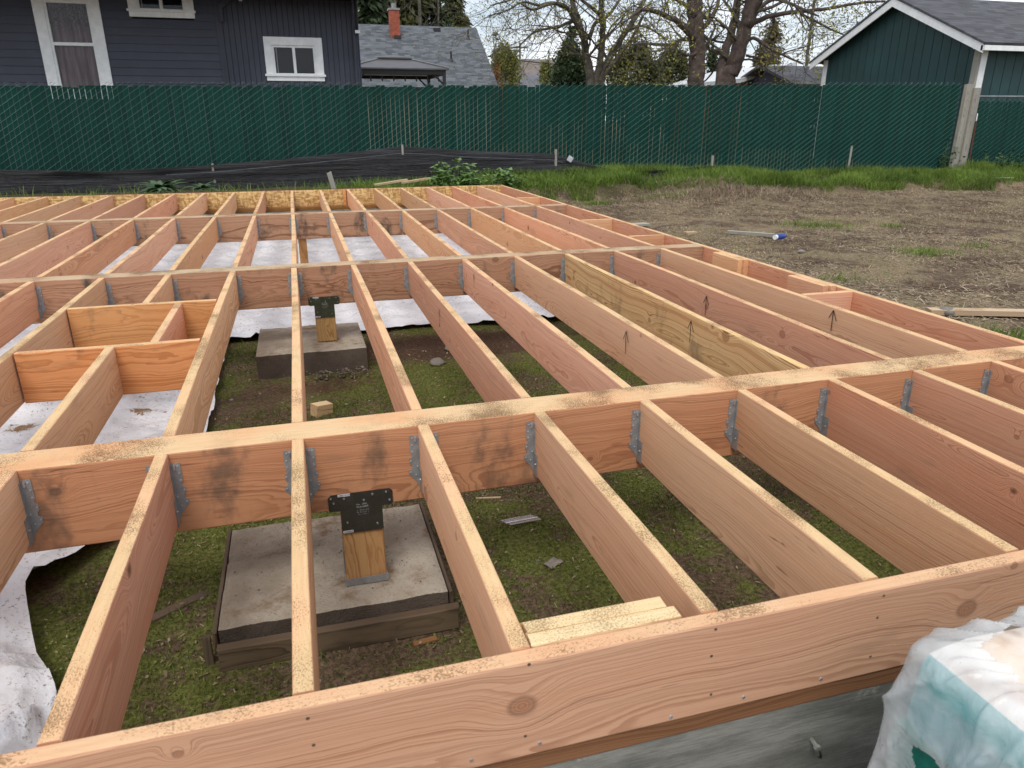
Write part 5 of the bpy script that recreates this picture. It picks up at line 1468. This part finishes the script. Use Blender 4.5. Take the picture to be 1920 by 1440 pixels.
# carport like building with pale roof edge and orange wall
c_ = at(1450, 128, Y=30)
fb_ = thing('flat_roof_building', 'low building with pale roof edge and orange brown wall behind the right tree', 'building', (c_.x, 31.0, -0.3))
FO = -Vector(fb_.location)
pl = at(1385, 150, Y=29); pr = at(1490, 122, Y=29)
m_ = MB(); m_.prism([(pl.x, pl.z - 0.12), (pr.x, pr.z - 0.05), (pr.x, pr.z + 0.12), (pl.x, pl.z + 0.05)], 'Y', 28.9, 36.0); m_.build('roof', M['roof_w'], fb_, loc=FO)
m_ = MB(); m_.prism([(pl.x + 0.3, -0.3), (pr.x, -0.3), (pr.x, pr.z - 0.06), (pl.x + 0.3, pl.z - 0.09)], 'Y', 29.3, 35.5); m_.build('wall', M['orange'], fb_, loc=FO)
c_ = at(1520, 135, Y=26)
small_house('low shed with a dark grey shingle roof left of the teal garage', c_.x + 1.6, 28, 4.6, 4.4, c_.z - 0.15, c_.z + 0.55, M['slate_d'], M['sh_dark'])

# ------------------------------------------------------------------ trees
def limb_pts(pts, n=4, wob=0.0, r=None):
    """smooth polyline through pts"""
    out = []
    P_ = [Vector(p) for p in pts]
    for i in range(len(P_) - 1):
        a = P_[max(i - 1, 0)]; b = P_[i]; c = P_[i + 1]; d = P_[min(i + 2, len(P_) - 1)]
        for k in range(n):
            t_ = k / n
            out.append(0.5 * ((2 * b) + (c - a) * t_ + (2 * a - 5 * b + 4 * c - d) * t_ * t_ + (3 * b - a - 3 * c + d) * t_ ** 3))
    out.append(P_[-1])
    return out
def grow(mb, tips, p, d, L, rad, lvl, r, up=0.05, kink=0.35, nsub=3):
    n = 5 if lvl > 1 else 4
    pts = [p.copy()]; dd = d.normalized()
    for i in range(n):
        dd = (dd + Vector((r.gauss(0, kink), r.gauss(0, kink), r.gauss(0, kink) + up)) * 0.55).normalized()
        p = p + dd * (L / n); pts.append(p.copy())
    mb.tube(pts, [rad * (1 - 0.6 * i / n) for i in range(n + 1)], 5 if lvl > 1 else 3)
    if lvl == 0:
        tips.append(pts[-1]); tips.append(pts[2]); return
    for k in range(nsub + (1 if lvl == 1 else 0)):
        i = r.randint(1, n); q_ = pts[i]
        sd = Vector((r.gauss(0, 1), r.gauss(0, 1), r.gauss(0, 1) + 0.25)); sd = (sd - dd * sd.dot(dd)).normalized()
        grow(mb, tips, q_, dd * r.uniform(0.35, 0.9) + sd * r.uniform(0.5, 1.0), L * r.uniform(0.45, 0.72), rad * 0.5, lvl - 1, r, up, kink, nsub)
def bud_mesh(name, pts, size, n_per, mat, parent, seed, off, spread=0.12):
    r = np.random.default_rng(seed)
    P_ = np.repeat(np.array([tuple(q_) for q_ in pts]), n_per, 0) + r.normal(0, spread, (len(pts) * n_per, 3))
    n = len(P_)
    a = r.normal(size=(n, 3)); a /= np.linalg.norm(a, axis=1)[:, None]; b = np.cross(a, r.normal(size=(n, 3))); b /= np.linalg.norm(b, axis=1)[:, None]
    s_ = size * r.uniform(0.5, 1.3, n)[:, None]
    V_ = np.stack([P_ - a * s_, P_ + b * s_ * 0.5, P_ + a * s_, P_ - b * s_ * 0.5], 1).reshape(-1, 3) - np.array(off)
    me = np_mesh(name, V_, np.arange(n * 4), 4, mat, {'rnd': np.repeat(r.random(n), 4)})
    return link(name, me, parent)
M['bud'] = foliage('spring_buds', (0.12, 0.12, 0.02), (0.36, 0.34, 0.06))
M['needle'] = foliage('needles', (0.012, 0.024, 0.010), (0.055, 0.085, 0.032))
M['needle_o'] = foliage('olive_foliage', (0.040, 0.045, 0.016), (0.135, 0.140, 0.055))
M['willow'] = foliage('yellow_green_foliage', (0.11, 0.12, 0.025), (0.27, 0.28, 0.08))
M['russet'] = foliage('russet_leaves', (0.20, 0.085, 0.03), (0.34, 0.17, 0.07))
M['brownish'] = foliage('brown_twiggy_foliage', (0.075, 0.06, 0.038), (0.17, 0.145, 0.085))

def bare_tree(label, Y, limbs, bark, seed, lvl=3, buds=0.05, nbud=1, twig_n=3, dep=0.9, loc=None):
    r = random.Random(seed)
    base = at(limbs[0][0][0][0], limbs[0][0][0][1], Y=Y)
    t_ = thing('bare_tree', label, 'tree', (base.x, Y, -0.2), group='bare trees beyond the fence'); off = Vector(t_.location)
    tm = MB(); cm = MB(); tips = []
    px_m = (Vector((base.x, Y, 0)) - Vector((CAM_LOC[0], CAM_LOC[1], 0))).length / FPX
    for li, (pix, w0, w1, y_end, twigs) in enumerate(limbs):
        n = len(pix)
        P_ = [at(x, y_, Y=Y + y_end * (i / (n - 1)) ** 1.2) for i, (x, y_) in enumerate(pix)]
        if li < 2 or pix[0][1] > 145:                              # carried down to the ground
            P_ = [Vector((P_[0].x - (P_[1].x - P_[0].x) * 0.25, P_[0].y, -0.3))] + P_
        S_ = limb_pts(P_, 5); m_ = len(S_)
        rad = [px_m * 0.5 * (w0 + (w1 - w0) * i / (m_ - 1)) for i in range(m_)]
        S_ = [q_ + Vector((r.gauss(0, 1), r.gauss(0, 1), r.gauss(0, 1))) * rad[i] * 0.10 for i, q_ in enumerate(S_)]
        tm.tube([q_ - off for q_ in S_], rad, 9)
        for k in range(twigs):
            i = r.randint(int(m_ * 0.35), m_ - 1); d = (S_[i] - S_[max(i - 1, 0)]).normalized() if i else Vector((0, 0, 1))
            sd = Vector((r.gauss(0, 1), r.gauss(0, dep), r.gauss(0, 1) + 0.1)); sd = (sd - d * sd.dot(d)).normalized()
            grow(cm, tips, S_[i] - off, d * 0.5 + sd, r.uniform(1.2, 2.6), max(0.012, rad[i] * 0.30), lvl - 1, r, 0.02, 0.4, twig_n)
    tm.build('trunk', bark, t_, True)
    cm.build('branches', M['twig'], t_)
    if nbud: bud_mesh('buds', tips, buds, nbud, M['bud'], t_, seed, (0, 0, 0), 0.10)
    return t_
# limbs: list of photograph points, start and end width in pixels, depth drift in metres, number of twigs
bare_tree('bare multi stemmed tree with crooked limbs in the middle background', 28, [
    ([(1108, 160), (1103, 128), (1096, 80), (1086, 45), (1074, 10), (1066, -60)], 17, 8, 1.0, 10),
    ([(1118, 160), (1126, 110), (1131, 60), (1127, 0), (1126, -80)], 14, 8, -0.5, 8),
    ([(1122, 160), (1144, 106), (1172, 62), (1198, 20), (1220, -30)], 14, 7, 0.8, 10),
    ([(1128, 160), (1156, 112), (1184, 74), (1205, 30)], 10, 4, -1.0, 6),
    ([(1096, 78), (1078, 40), (1060, 12), (1030, 8), (1000, 18), (978, 8)], 9, 2.5, -2.0, 14),
    ([(1092, 60), (1076, 40), (1050, 50), (1024, 54), (1000, 62), (972, 88)], 7, 2, -1.5, 10),
    ([(1104, 74), (1116, 44), (1140, 30), (1160, 2), (1170, -20)], 7, 4, 1.0, 6),
    ([(1130, 34), (1112, 16), (1098, 6), (1080, -10)], 7, 4, -1.2, 6),
    ([(1086, 30), (1040, 6), (1010, 10), (980, 4), (950, 20), (915, 30)], 6, 1.5, -2.5, 14),
    ([(1078, 0), (1030, -20), (985, -10), (950, 2), (920, 10)], 6, 1.5, -2.0, 12),
    ([(1172, 62), (1200, 48), (1230, 60), (1250, 76)], 5, 2, -1.0, 6)], M['bark_g'], 5, 3, 0.04, 2, 3)
bare_tree('large brown trunked bare tree behind the right half of the fence', 24, [
    ([(1306, 165), (1307, 110), (1304, 50), (1303, 0), (1300, -90)], 29, 24, 0.4, 6),
    ([(1362, 165), (1378, 118), (1392, 70), (1406, 20), (1418, -60)], 30, 22, -0.4, 8),
    ([(1350, 160), (1356, 110), (1372, 60), (1382, 10), (1392, -60)], 17, 12, 2.0, 8),
    ([(1300, 70), (1286, 56), (1264, 36), (1234, 24), (1205, 18), (1180, 34)], 12, 4, -1.5, 14),
    ([(1392, 58), (1420, 40), (1452, 28), (1500, 22), (1552, 16), (1610, 6), (1660, 2)], 10, 3, -1.5, 16),
    ([(1384, 86), (1412, 72), (1440, 88), (1470, 104), (1506, 120)], 7, 2.5, -1.2, 10),
    ([(1500, 26), (1530, 40), (1556, 54), (1588, 68)], 5, 2, -1.0, 8),
    ([(1310, 96), (1290, 104), (1262, 92), (1240, 100)], 5, 1.5, -1.0, 8),
    ([(1398, 40), (1430, 10), (1470, -10), (1530, -4), (1590, -16)], 9, 3, 0.5, 12),
    ([(1308, 60), (1330, 40), (1345, 10), (1352, -30)], 9, 5, 1.0, 8),
    ([(1304, 30), (1280, 6), (1250, -6), (1215, -4)], 8, 3, 0.8, 10),
    ([(1400, 104), (1440, 110), (1480, 96), (1530, 82)], 4, 1.5, 1.0, 8)], M['bark'], 9, 3, 0.05, 3, 3)
bare_tree('thin bare tree beside the grey roof house in the distance', 40, [
    ([(928, 150), (928, 110), (926, 80), (924, 50)], 3, 1, 0.3, 10),
    ([(928, 110), (938, 90), (944, 70)], 2, 0.8, 0.3, 6)], M['twig'], 13, 2, 0.03, 0, 3)

def conifer(label, px, py_top, py_base, Y, w_px, seed, mat='needle', n=2600, droop=0.35, name='conifer_tree', bare=0.0):
    r = np.random.default_rng(seed)
    top = at(px, py_top, Y=Y); sc = (Vector((top.x, Y, 0)) - Vector((CAM_LOC[0], CAM_LOC[1], 0))).length / FPX
    H = top.z + 0.3; Wd = w_px * sc / 2; z0 = max(0.6, 0.12 * H)
    t_ = thing(name, label, 'tree', (top.x, Y, -0.3), group='conifers beyond the fence')
    m_ = MB(); m_.tube([(0, 0, 0), (0, 0, H * 0.5), (0, 0, H)], [0.03 * H * 0.5, 0.018 * H * 0.5, 0.01], 7)
    nb = int(90 + 40 * bare)
    P_ = []; D_ = []; L_ = []
    for i in range(nb):
        u_ = r.random() ** 0.8; z = z0 + (H - z0) * u_; rad = Wd * (1 - u_) ** 0.85 * r.uniform(0.65, 1.1) + 0.05
        a = r.uniform(0, 6.28); e_ = Vector((math.cos(a) * rad, math.sin(a) * rad, -droop * rad * r.uniform(0.2, 1.0) + 0.05))
        m_.cyl((0, 0, z), tuple(Vector((0, 0, z)) + e_), 0.012 * H * 0.15, 0.004, n=3, cap=False)
        k = max(6, int(n / nb * (rad / Wd + 0.3)))
        for j in range(k):
            f_ = r.uniform(0.15, 1.05); c_ = Vector((0, 0, z)) + e_ * f_ + Vector(r.normal(0, 0.06 * Wd + 0.03, 3)); P_.append(tuple(c_)); D_.append((e_.x / rad, e_.y / rad, -0.5 + r.normal(0, 0.3)))
    m_.build('trunk', M['bark'], t_)
    P_ = np.array(P_); D_ = np.array(D_); n_ = len(P_); D_ /= np.linalg.norm(D_, axis=1)[:, None]
    B_ = np.cross(D_, r.normal(size=(n_, 3))); B_ /= np.linalg.norm(B_, axis=1)[:, None]
    s_ = (0.07 * Wd + 0.05) * r.uniform(0.5, 1.3, n_)[:, None]
    V_ = np.stack([P_ - D_ * s_, P_ + B_ * s_ * 0.32, P_ + D_ * s_ * 1.3, P_ - B_ * s_ * 0.32], 1).reshape(-1, 3)
    link('crown', np_mesh('crown', V_, np.arange(n_ * 4), 4, M[mat], {'rnd': np.repeat(r.random(n_), 4)}), t_)
    return t_
conifer('dense pointed dark conifer behind the multi stemmed tree', 1070, 52, 155, 48, 92, 3, n=5200)
conifer('tiny far pointed conifer between the two bare trees and the grey roof', 1029, 92, 130, 120, 26, 4, n=1500)
conifer('dark narrow cypress beside the far utility pole', 968, 102, 140, 75, 8, 5, n=700)
conifer('sparse conifer beside the right end of the grey roof', 930, 62, 140, 55, 52, 6, n=1500, mat='brownish')
conifer('brownish rounded conifer behind the right bare tree', 1452, 34, 150, 52, 92, 7, n=5600, mat='brownish', droop=0.1)
for k, (px, pt, w_, lb) in enumerate(((690, -70, 210, 'tall dark fir right beside the blue house corner above the grey roof'), (760, -90, 230, 'tall dark fir directly behind the brick chimney'), (805, -50, 170, 'tall fir with drooping boughs right of the chimney'), (850, -12, 150, 'shorter drooping fir above the right end of the grey roof'))):
    conifer(lb, px, pt, 140, 48 + 2 * k, w_, 20 + k, n=12000, mat='needle_o' if k in (1, 3) else 'needle', droop=0.8)
bare_tree('pale bare trunks standing among the firs above the grey roof', 45, [
    ([(788, 150), (788, 60), (787, 20), (786, -40)], 7, 5, 0.2, 5),
    ([(822, 150), (822, 60), (822, 30), (821, -40)], 3, 3, 0.2, 3),
    ([(742, 150), (742, 40), (741, 0), (740, -40)], 6, 4, 0.2, 4)], M['bark_g'], 31, 2, 0.03, 0, 3)

def bush(label, px, py, w_px, h_px, Y, seed, mat, n=4200, size=0.09, name='bush'):
    r = np.random.default_rng(seed)
    c_ = at(px, py, Y=Y); sc = (Vector((c_.x, Y, 0)) - Vector((CAM_LOC[0], CAM_LOC[1], 0))).length / FPX
    rx = w_px * sc / 2; zt_ = c_.z + h_px * sc / 2; rz = zt_ / 2; n = int(n * 1.9)
    t_ = thing(name, label, 'bush', (c_.x, Y, -0.3), group='bushes beyond the fence'); m_ = MB()
    cl = []
    for i in range(46):
        uz = r.random() ** 0.7; an = r.uniform(0, 6.28); f_ = r.random() ** 0.5 * (1 - uz ** 3.5) ** 0.5
        q_ = np.array([math.cos(an) * rx * f_ * 0.95, math.sin(an) * rx * f_ * 0.8, 0.3 + (0.08 + 0.87 * uz) * zt_]); cl.append(q_)
        m_.tube([(0, 0, 0), (q_[0] * 0.3, q_[1] * 0.3, q_[2] * 0.55), tuple(q_)], [0.05, 0.03, 0.008], 4)
    m_.build('stems', M['twig'], t_)
    cl = np.array(cl); P_ = cl[r.integers(0, len(cl), n)] + r.normal(0, 1, (n, 3)) * np.array([rx, rx, rz]) * 0.13
    a = r.normal(size=(n, 3)); a /= np.linalg.norm(a, axis=1)[:, None]; b = np.cross(a, r.normal(size=(n, 3))); b /= np.linalg.norm(b, axis=1)[:, None]
    s_ = size * r.uniform(0.5, 1.4, n)[:, None]
    V_ = np.stack([P_ - a * s_, P_ + b * s_ * 0.55, P_ + a * s_, P_ - b * s_ * 0.55], 1).reshape(-1, 3)
    link('crown', np_mesh('crown', V_, np.arange(n * 4), 4, M[mat], {'rnd': np.repeat(r.random(n), 4)}), t_)
    return t_
bush('yellow green budding bush right of the grey roof house', 948, 128, 78, 66, 42, 1, 'willow', 5200, 0.07)
bush('small russet bush at the foot of the grey roof', 930, 142, 34, 26, 40, 2, 'russet', 1200, 0.06)
bush('dark evergreen bush left of the multi stemmed tree', 1070, 132, 96, 72, 38, 3, 'needle', 6200, 0.08)
bush('yellow green bush between dark bush and distant roofs', 1028, 140, 50, 42, 44, 4, 'willow', 2400, 0.07)
bush('wide olive bush right of the multi stemmed tree', 1190, 128, 110, 80, 36, 5, 'needle_o', 7800, 0.08)
bush('olive bush behind the brown trunk', 1262, 132, 90, 66, 38, 6, 'needle_o', 5600, 0.08)
bush('green bush between the two brown trunks', 1335, 132, 70, 66, 40, 7, 'needle', 4200, 0.08)
bush('twiggy brown bush right of the leaning trunk', 1428, 124, 60, 70, 34, 8, 'brownish', 3600, 0.07)

# ------------------------------------------------------------------ utility pole and wires
up = at(1515, 40, Y=60); ub = at(1512, 120, Y=60)
pole = thing('utility_pole', 'distant wooden utility pole left of the teal garage', 'pole', (ub.x, 60, -0.3))
m_ = MB(); m_.cyl((0, 0, 0), (0, 0, up.z + 3.0), 0.16, 0.12, n=10); m_.build('pole', M['bark_g'], pole)
m_ = MB(); m_.box((-1.1, -0.06, up.z + 2.2), (1.1, 0.06, up.z + 2.35)); m_.build('crossarm', M['bark_g'], pole)
up2 = at(975, 80, Y=90)
pole2 = thing('utility_pole', 'far thin utility pole beside the dark cypress', 'pole', (up2.x, 90, -0.3))
m_ = MB(); m_.cyl((0, 0, 0), (0, 0, up2.z + 0.3), 0.15, 0.11, n=8); m_.build('pole', M['bark_g'], pole2)
m_ = MB(); m_.box((-0.9, -0.06, up2.z - 0.3), (0.9, 0.06, up2.z - 0.15)); m_.build('crossarm', M['bark_g'], pole2)
for lb, (x0, y0), (x1, y1), Yw, rad in (('dark cable running from the grey roof toward the trees', (915, 106), (1300, 122), 44, 0.030), ('thin upper wire crossing the sky left of the bare trees', (893, 48), (1420, 74), 60, 0.018), ('thin lower wire crossing behind the bare trees', (915, 92), (1560, 98), 62, 0.016)):
    a_, b_ = at(x0, y0, Y=Yw), at(x1, y1, Y=Yw); m_ = MB()
    m_.tube([a_.lerp(b_, k / 16) - Vector((0, 0, 0.5 * 4 * (k / 16) * (1 - k / 16) * 0.6)) for k in range(17)], [rad] * 17, 5)
    tag(m_.build('power_line', M['black']), lb, 'power line', 'overhead wires')

# ------------------------------------------------------------------ wrapped package by the camera
def film():
    t = NT('milky_plastic_film')
    p = t.obj()
    n1 = t.noise(p, 5, 4, 0.6).outputs[0]; sp = t.noise(p, 60, 3, 0.7).outputs[0]
    c = t.mix(t.rng(n1, 0.35, 0.65), (0.70, 0.74, 0.77), (0.80, 0.81, 0.82))
    c = t.mix(t.rng(sp, 0.68, 0.74, 0, 0.7), c, (0.2, 0.17, 0.14))
    b = t.n('BsdfPrincipled'); t.set(b.inputs['Base Color'], c); b.inputs['Roughness'].default_value = 0.22
    bn = t.n('Bump'); t.set(bn.inputs['Height'], t.noise(p, 16, 4, 0.6, dist=1.0).outputs[0]); bn.inputs['Distance'].default_value = 0.012; bn.inputs['Strength'].default_value = 0.5
    t.t.links.new(bn.outputs[0], b.inputs['Normal'])
    tr = t.n('BsdfTransparent'); tr.inputs[0].default_value = (0.95, 0.98, 0.98, 1)
    ms = t.n('MixShader'); t.set(ms.inputs[0], t.rng(n1, 0.3, 0.7, 0.78, 0.50))
    t.t.links.new(b.outputs[0], ms.inputs[1]); t.t.links.new(tr.outputs[0], ms.inputs[2]); t.t.links.new(ms.outputs[0], t.out.inputs['Surface'])
    return t.m
M['film'] = film()
def bagside():
    t = NT('pale_teal_bag'); p = t.obj(); Z = t.xyz(p)[2]
    n1 = t.noise(p, 8, 4, 0.6).outputs[0]
    zz = t.math('ADD', Z, t.math('MULTIPLY', t.math('SUBTRACT', n1, 0.5), 0.05))
    c = t.mix(t.rng(n1, 0.35, 0.7), (0.06, 0.30, 0.33), (0.20, 0.44, 0.47))
    c = t.mix(t.rng(zz, BAND - 0.02, BAND + 0.01), c, (0.02, 0.40, 0.41))
    t.bsdf(c, 0.5); return t.m
BAND = 0.052
M['film_teal'] = bagside()
M['teal_deep'] = flat('deep_green_bag_print', (0.004, 0.16, 0.125), 0.45, var=0.2, scale=8)
def bagtop():
    t = NT('cream_bag_top'); p = t.obj()
    n1 = t.noise(p, 7, 5, 0.6).outputs[0]; n2 = t.noise(p, 45, 4, 0.7).outputs[0]; n3 = t.noise(t.mapv(p, (1, 1, 1), (3.1, 0.7, 0)), 5.5, 3, 0.5).outputs[0]
    c = t.mix(t.rng(n1, 0.4, 0.7), (0.74, 0.66, 0.59), (0.72, 0.56, 0.42))
    c = t.mix(t.rng(n3, 0.62, 0.72, 0, 0.75), c, (0.36, 0.20, 0.11))
    c = t.mix(t.rng(n2, 0.66, 0.74, 0, 0.7), c, (0.22, 0.15, 0.10))
    t.bsdf(c, 0.5, bump=n1, bdist=0.02, bstr=0.5); return t.m
M['bagtop'] = bagtop()
PX0, PX1, PY0, PY1, PZ = 1.025, 1.95, -1.10, -0.262, 0.112
pk = thing('wrapped_package', 'stack of teal and white bags wrapped in milky plastic at the lower right', 'package', ((PX0 + PX1) / 2, (PY0 + PY1) / 2, -0.82))
def rbox(x0, x1, y0, y1, z0, z1, rad, n, fn, fine=None):
    """rounded box as grids; every point is passed, vectorised, through fn(P, D, face)"""
    dx, dy, dz = x1 - x0, y1 - y0, z1 - z0
    lo = np.array([x0 + rad, y0 + rad, z0 + rad]); hi = np.array([x1 - rad, y1 - rad, z1 - rad])
    out = []
    for tagf, o, u_, v_ in (('top', (x0, y0, z1), (dx, 0, 0), (0, dy, 0)), ('left', (x0, y1, z0), (0, -dy, 0), (0, 0, dz)), ('back', (x1, y1, z0), (-dx, 0, 0), (0, 0, dz)), ('front', (x0, y0, z0), (dx, 0, 0), (0, 0, dz)), ('right', (x1, y0, z0), (0, dy, 0), (0, 0, dz))):
        m_ = fine if (fine and tagf in ('left', 'top')) else n
        i, j = np.meshgrid(np.linspace(0, 1, m_ + 1), np.linspace(0, 1, m_ + 1))
        P_ = np.array(o)[None] + i.reshape(-1, 1) * np.array(u_)[None] + j.reshape(-1, 1) * np.array(v_)[None]
        c = np.clip(P_, lo, hi); d = P_ - c; L = np.linalg.norm(d, axis=1)[:, None]; d = d / np.maximum(L, 1e-9)
        P_ = fn(c + d * rad, d)
        fs = [[b * (m_ + 1) + a, b * (m_ + 1) + a + 1, (b + 1) * (m_ + 1) + a + 1, (b + 1) * (m_ + 1) + a] for b in range(m_) for a in range(m_)]
        out.append((tagf, [tuple(q) for q in P_], fs))
    return out
def lump(p, d):
    k = (fbm(p[:, 0] * 5 + p[:, 2] * 3, p[:, 1] * 5 - p[:, 2] * 2, 77) - 0.5) * 0.035
    return p + d * k[:, None]
PO = -Vector(pk.location)
faces = rbox(PX0, PX1, PY0, PY1, -0.80, PZ, 0.035, 18, lump)
mb = MB()
for tagf, vs, fs in faces:
    mb.cur = 0 if tagf == 'top' else 1
    mb.add(vs, fs)
mb.build('bag_stack', [M['bagtop'], M['film_teal']], pk, True, loc=PO)
m_ = MB(); m_.box((PX0 - 0.014, -0.80, -0.50), (PX0 + 0.05, -0.27, -0.05)); 
bp_ = m_.build('printed_panel', M['teal_deep'], pk, loc=PO)
def wrap(p, d):
    x, y, z = p[:, 0], p[:, 1], p[:, 2]
    s_ = y * 9 + x * 3
    rid = (1 - np.abs(2 * fbm(s_, z * 1.6 + s_ * 0.25, 81) - 1)) ** 3
    rid2 = (1 - np.abs(2 * fbm(x * 9 + y * 14 + z * 6, z * 4 - y * 3, 85, 3) - 1)) ** 4
    fold = 0.024 * rid ** 1.5 + 0.014 * rid2 ** 1.5 + 0.02 * (fbm(x * 7, y * 7 + z * 5, 83) - 0.4)
    sag = np.maximum(0.0, 0.05 - z) * 0.14 * (d[:, 0] < -0.3)
    return p + d * (0.006 + fold)[:, None] + np.array([-1.0, 0, 0]) * sag[:, None]
faces = rbox(PX0, PX1, PY0, PY1, -0.80, PZ, 0.022, 50, wrap, 240)
mb = MB(); rk = random.Random(4)
for tagf, vs, fs in faces:
    keep = []
    for f in fs:
        c = sum((Vector(vs[i]) for i in f), Vector()) / 4
        if tagf == 'top' and c.x > PX0 + 0.05 + 0.02 * math.sin(c.y * 30) and c.y < PY1 - 0.05 - 0.015 * math.sin(c.x * 25): continue   # film has slipped off the top
        # tear in the left side showing the printed bag
        if tagf == 'left':
            if -0.42 < c.z < -0.052 - 0.10 * (c.y + 0.34) + 0.008 * math.sin(c.y * 50) and -0.70 < c.y < -0.332 + 0.50 * (c.z + 0.055) + 0.006 * math.sin(c.z * 70): continue
        keep.append(f)
    mb.add(vs, keep)
mb.build('plastic_film', M['film'], pk, True, loc=PO)
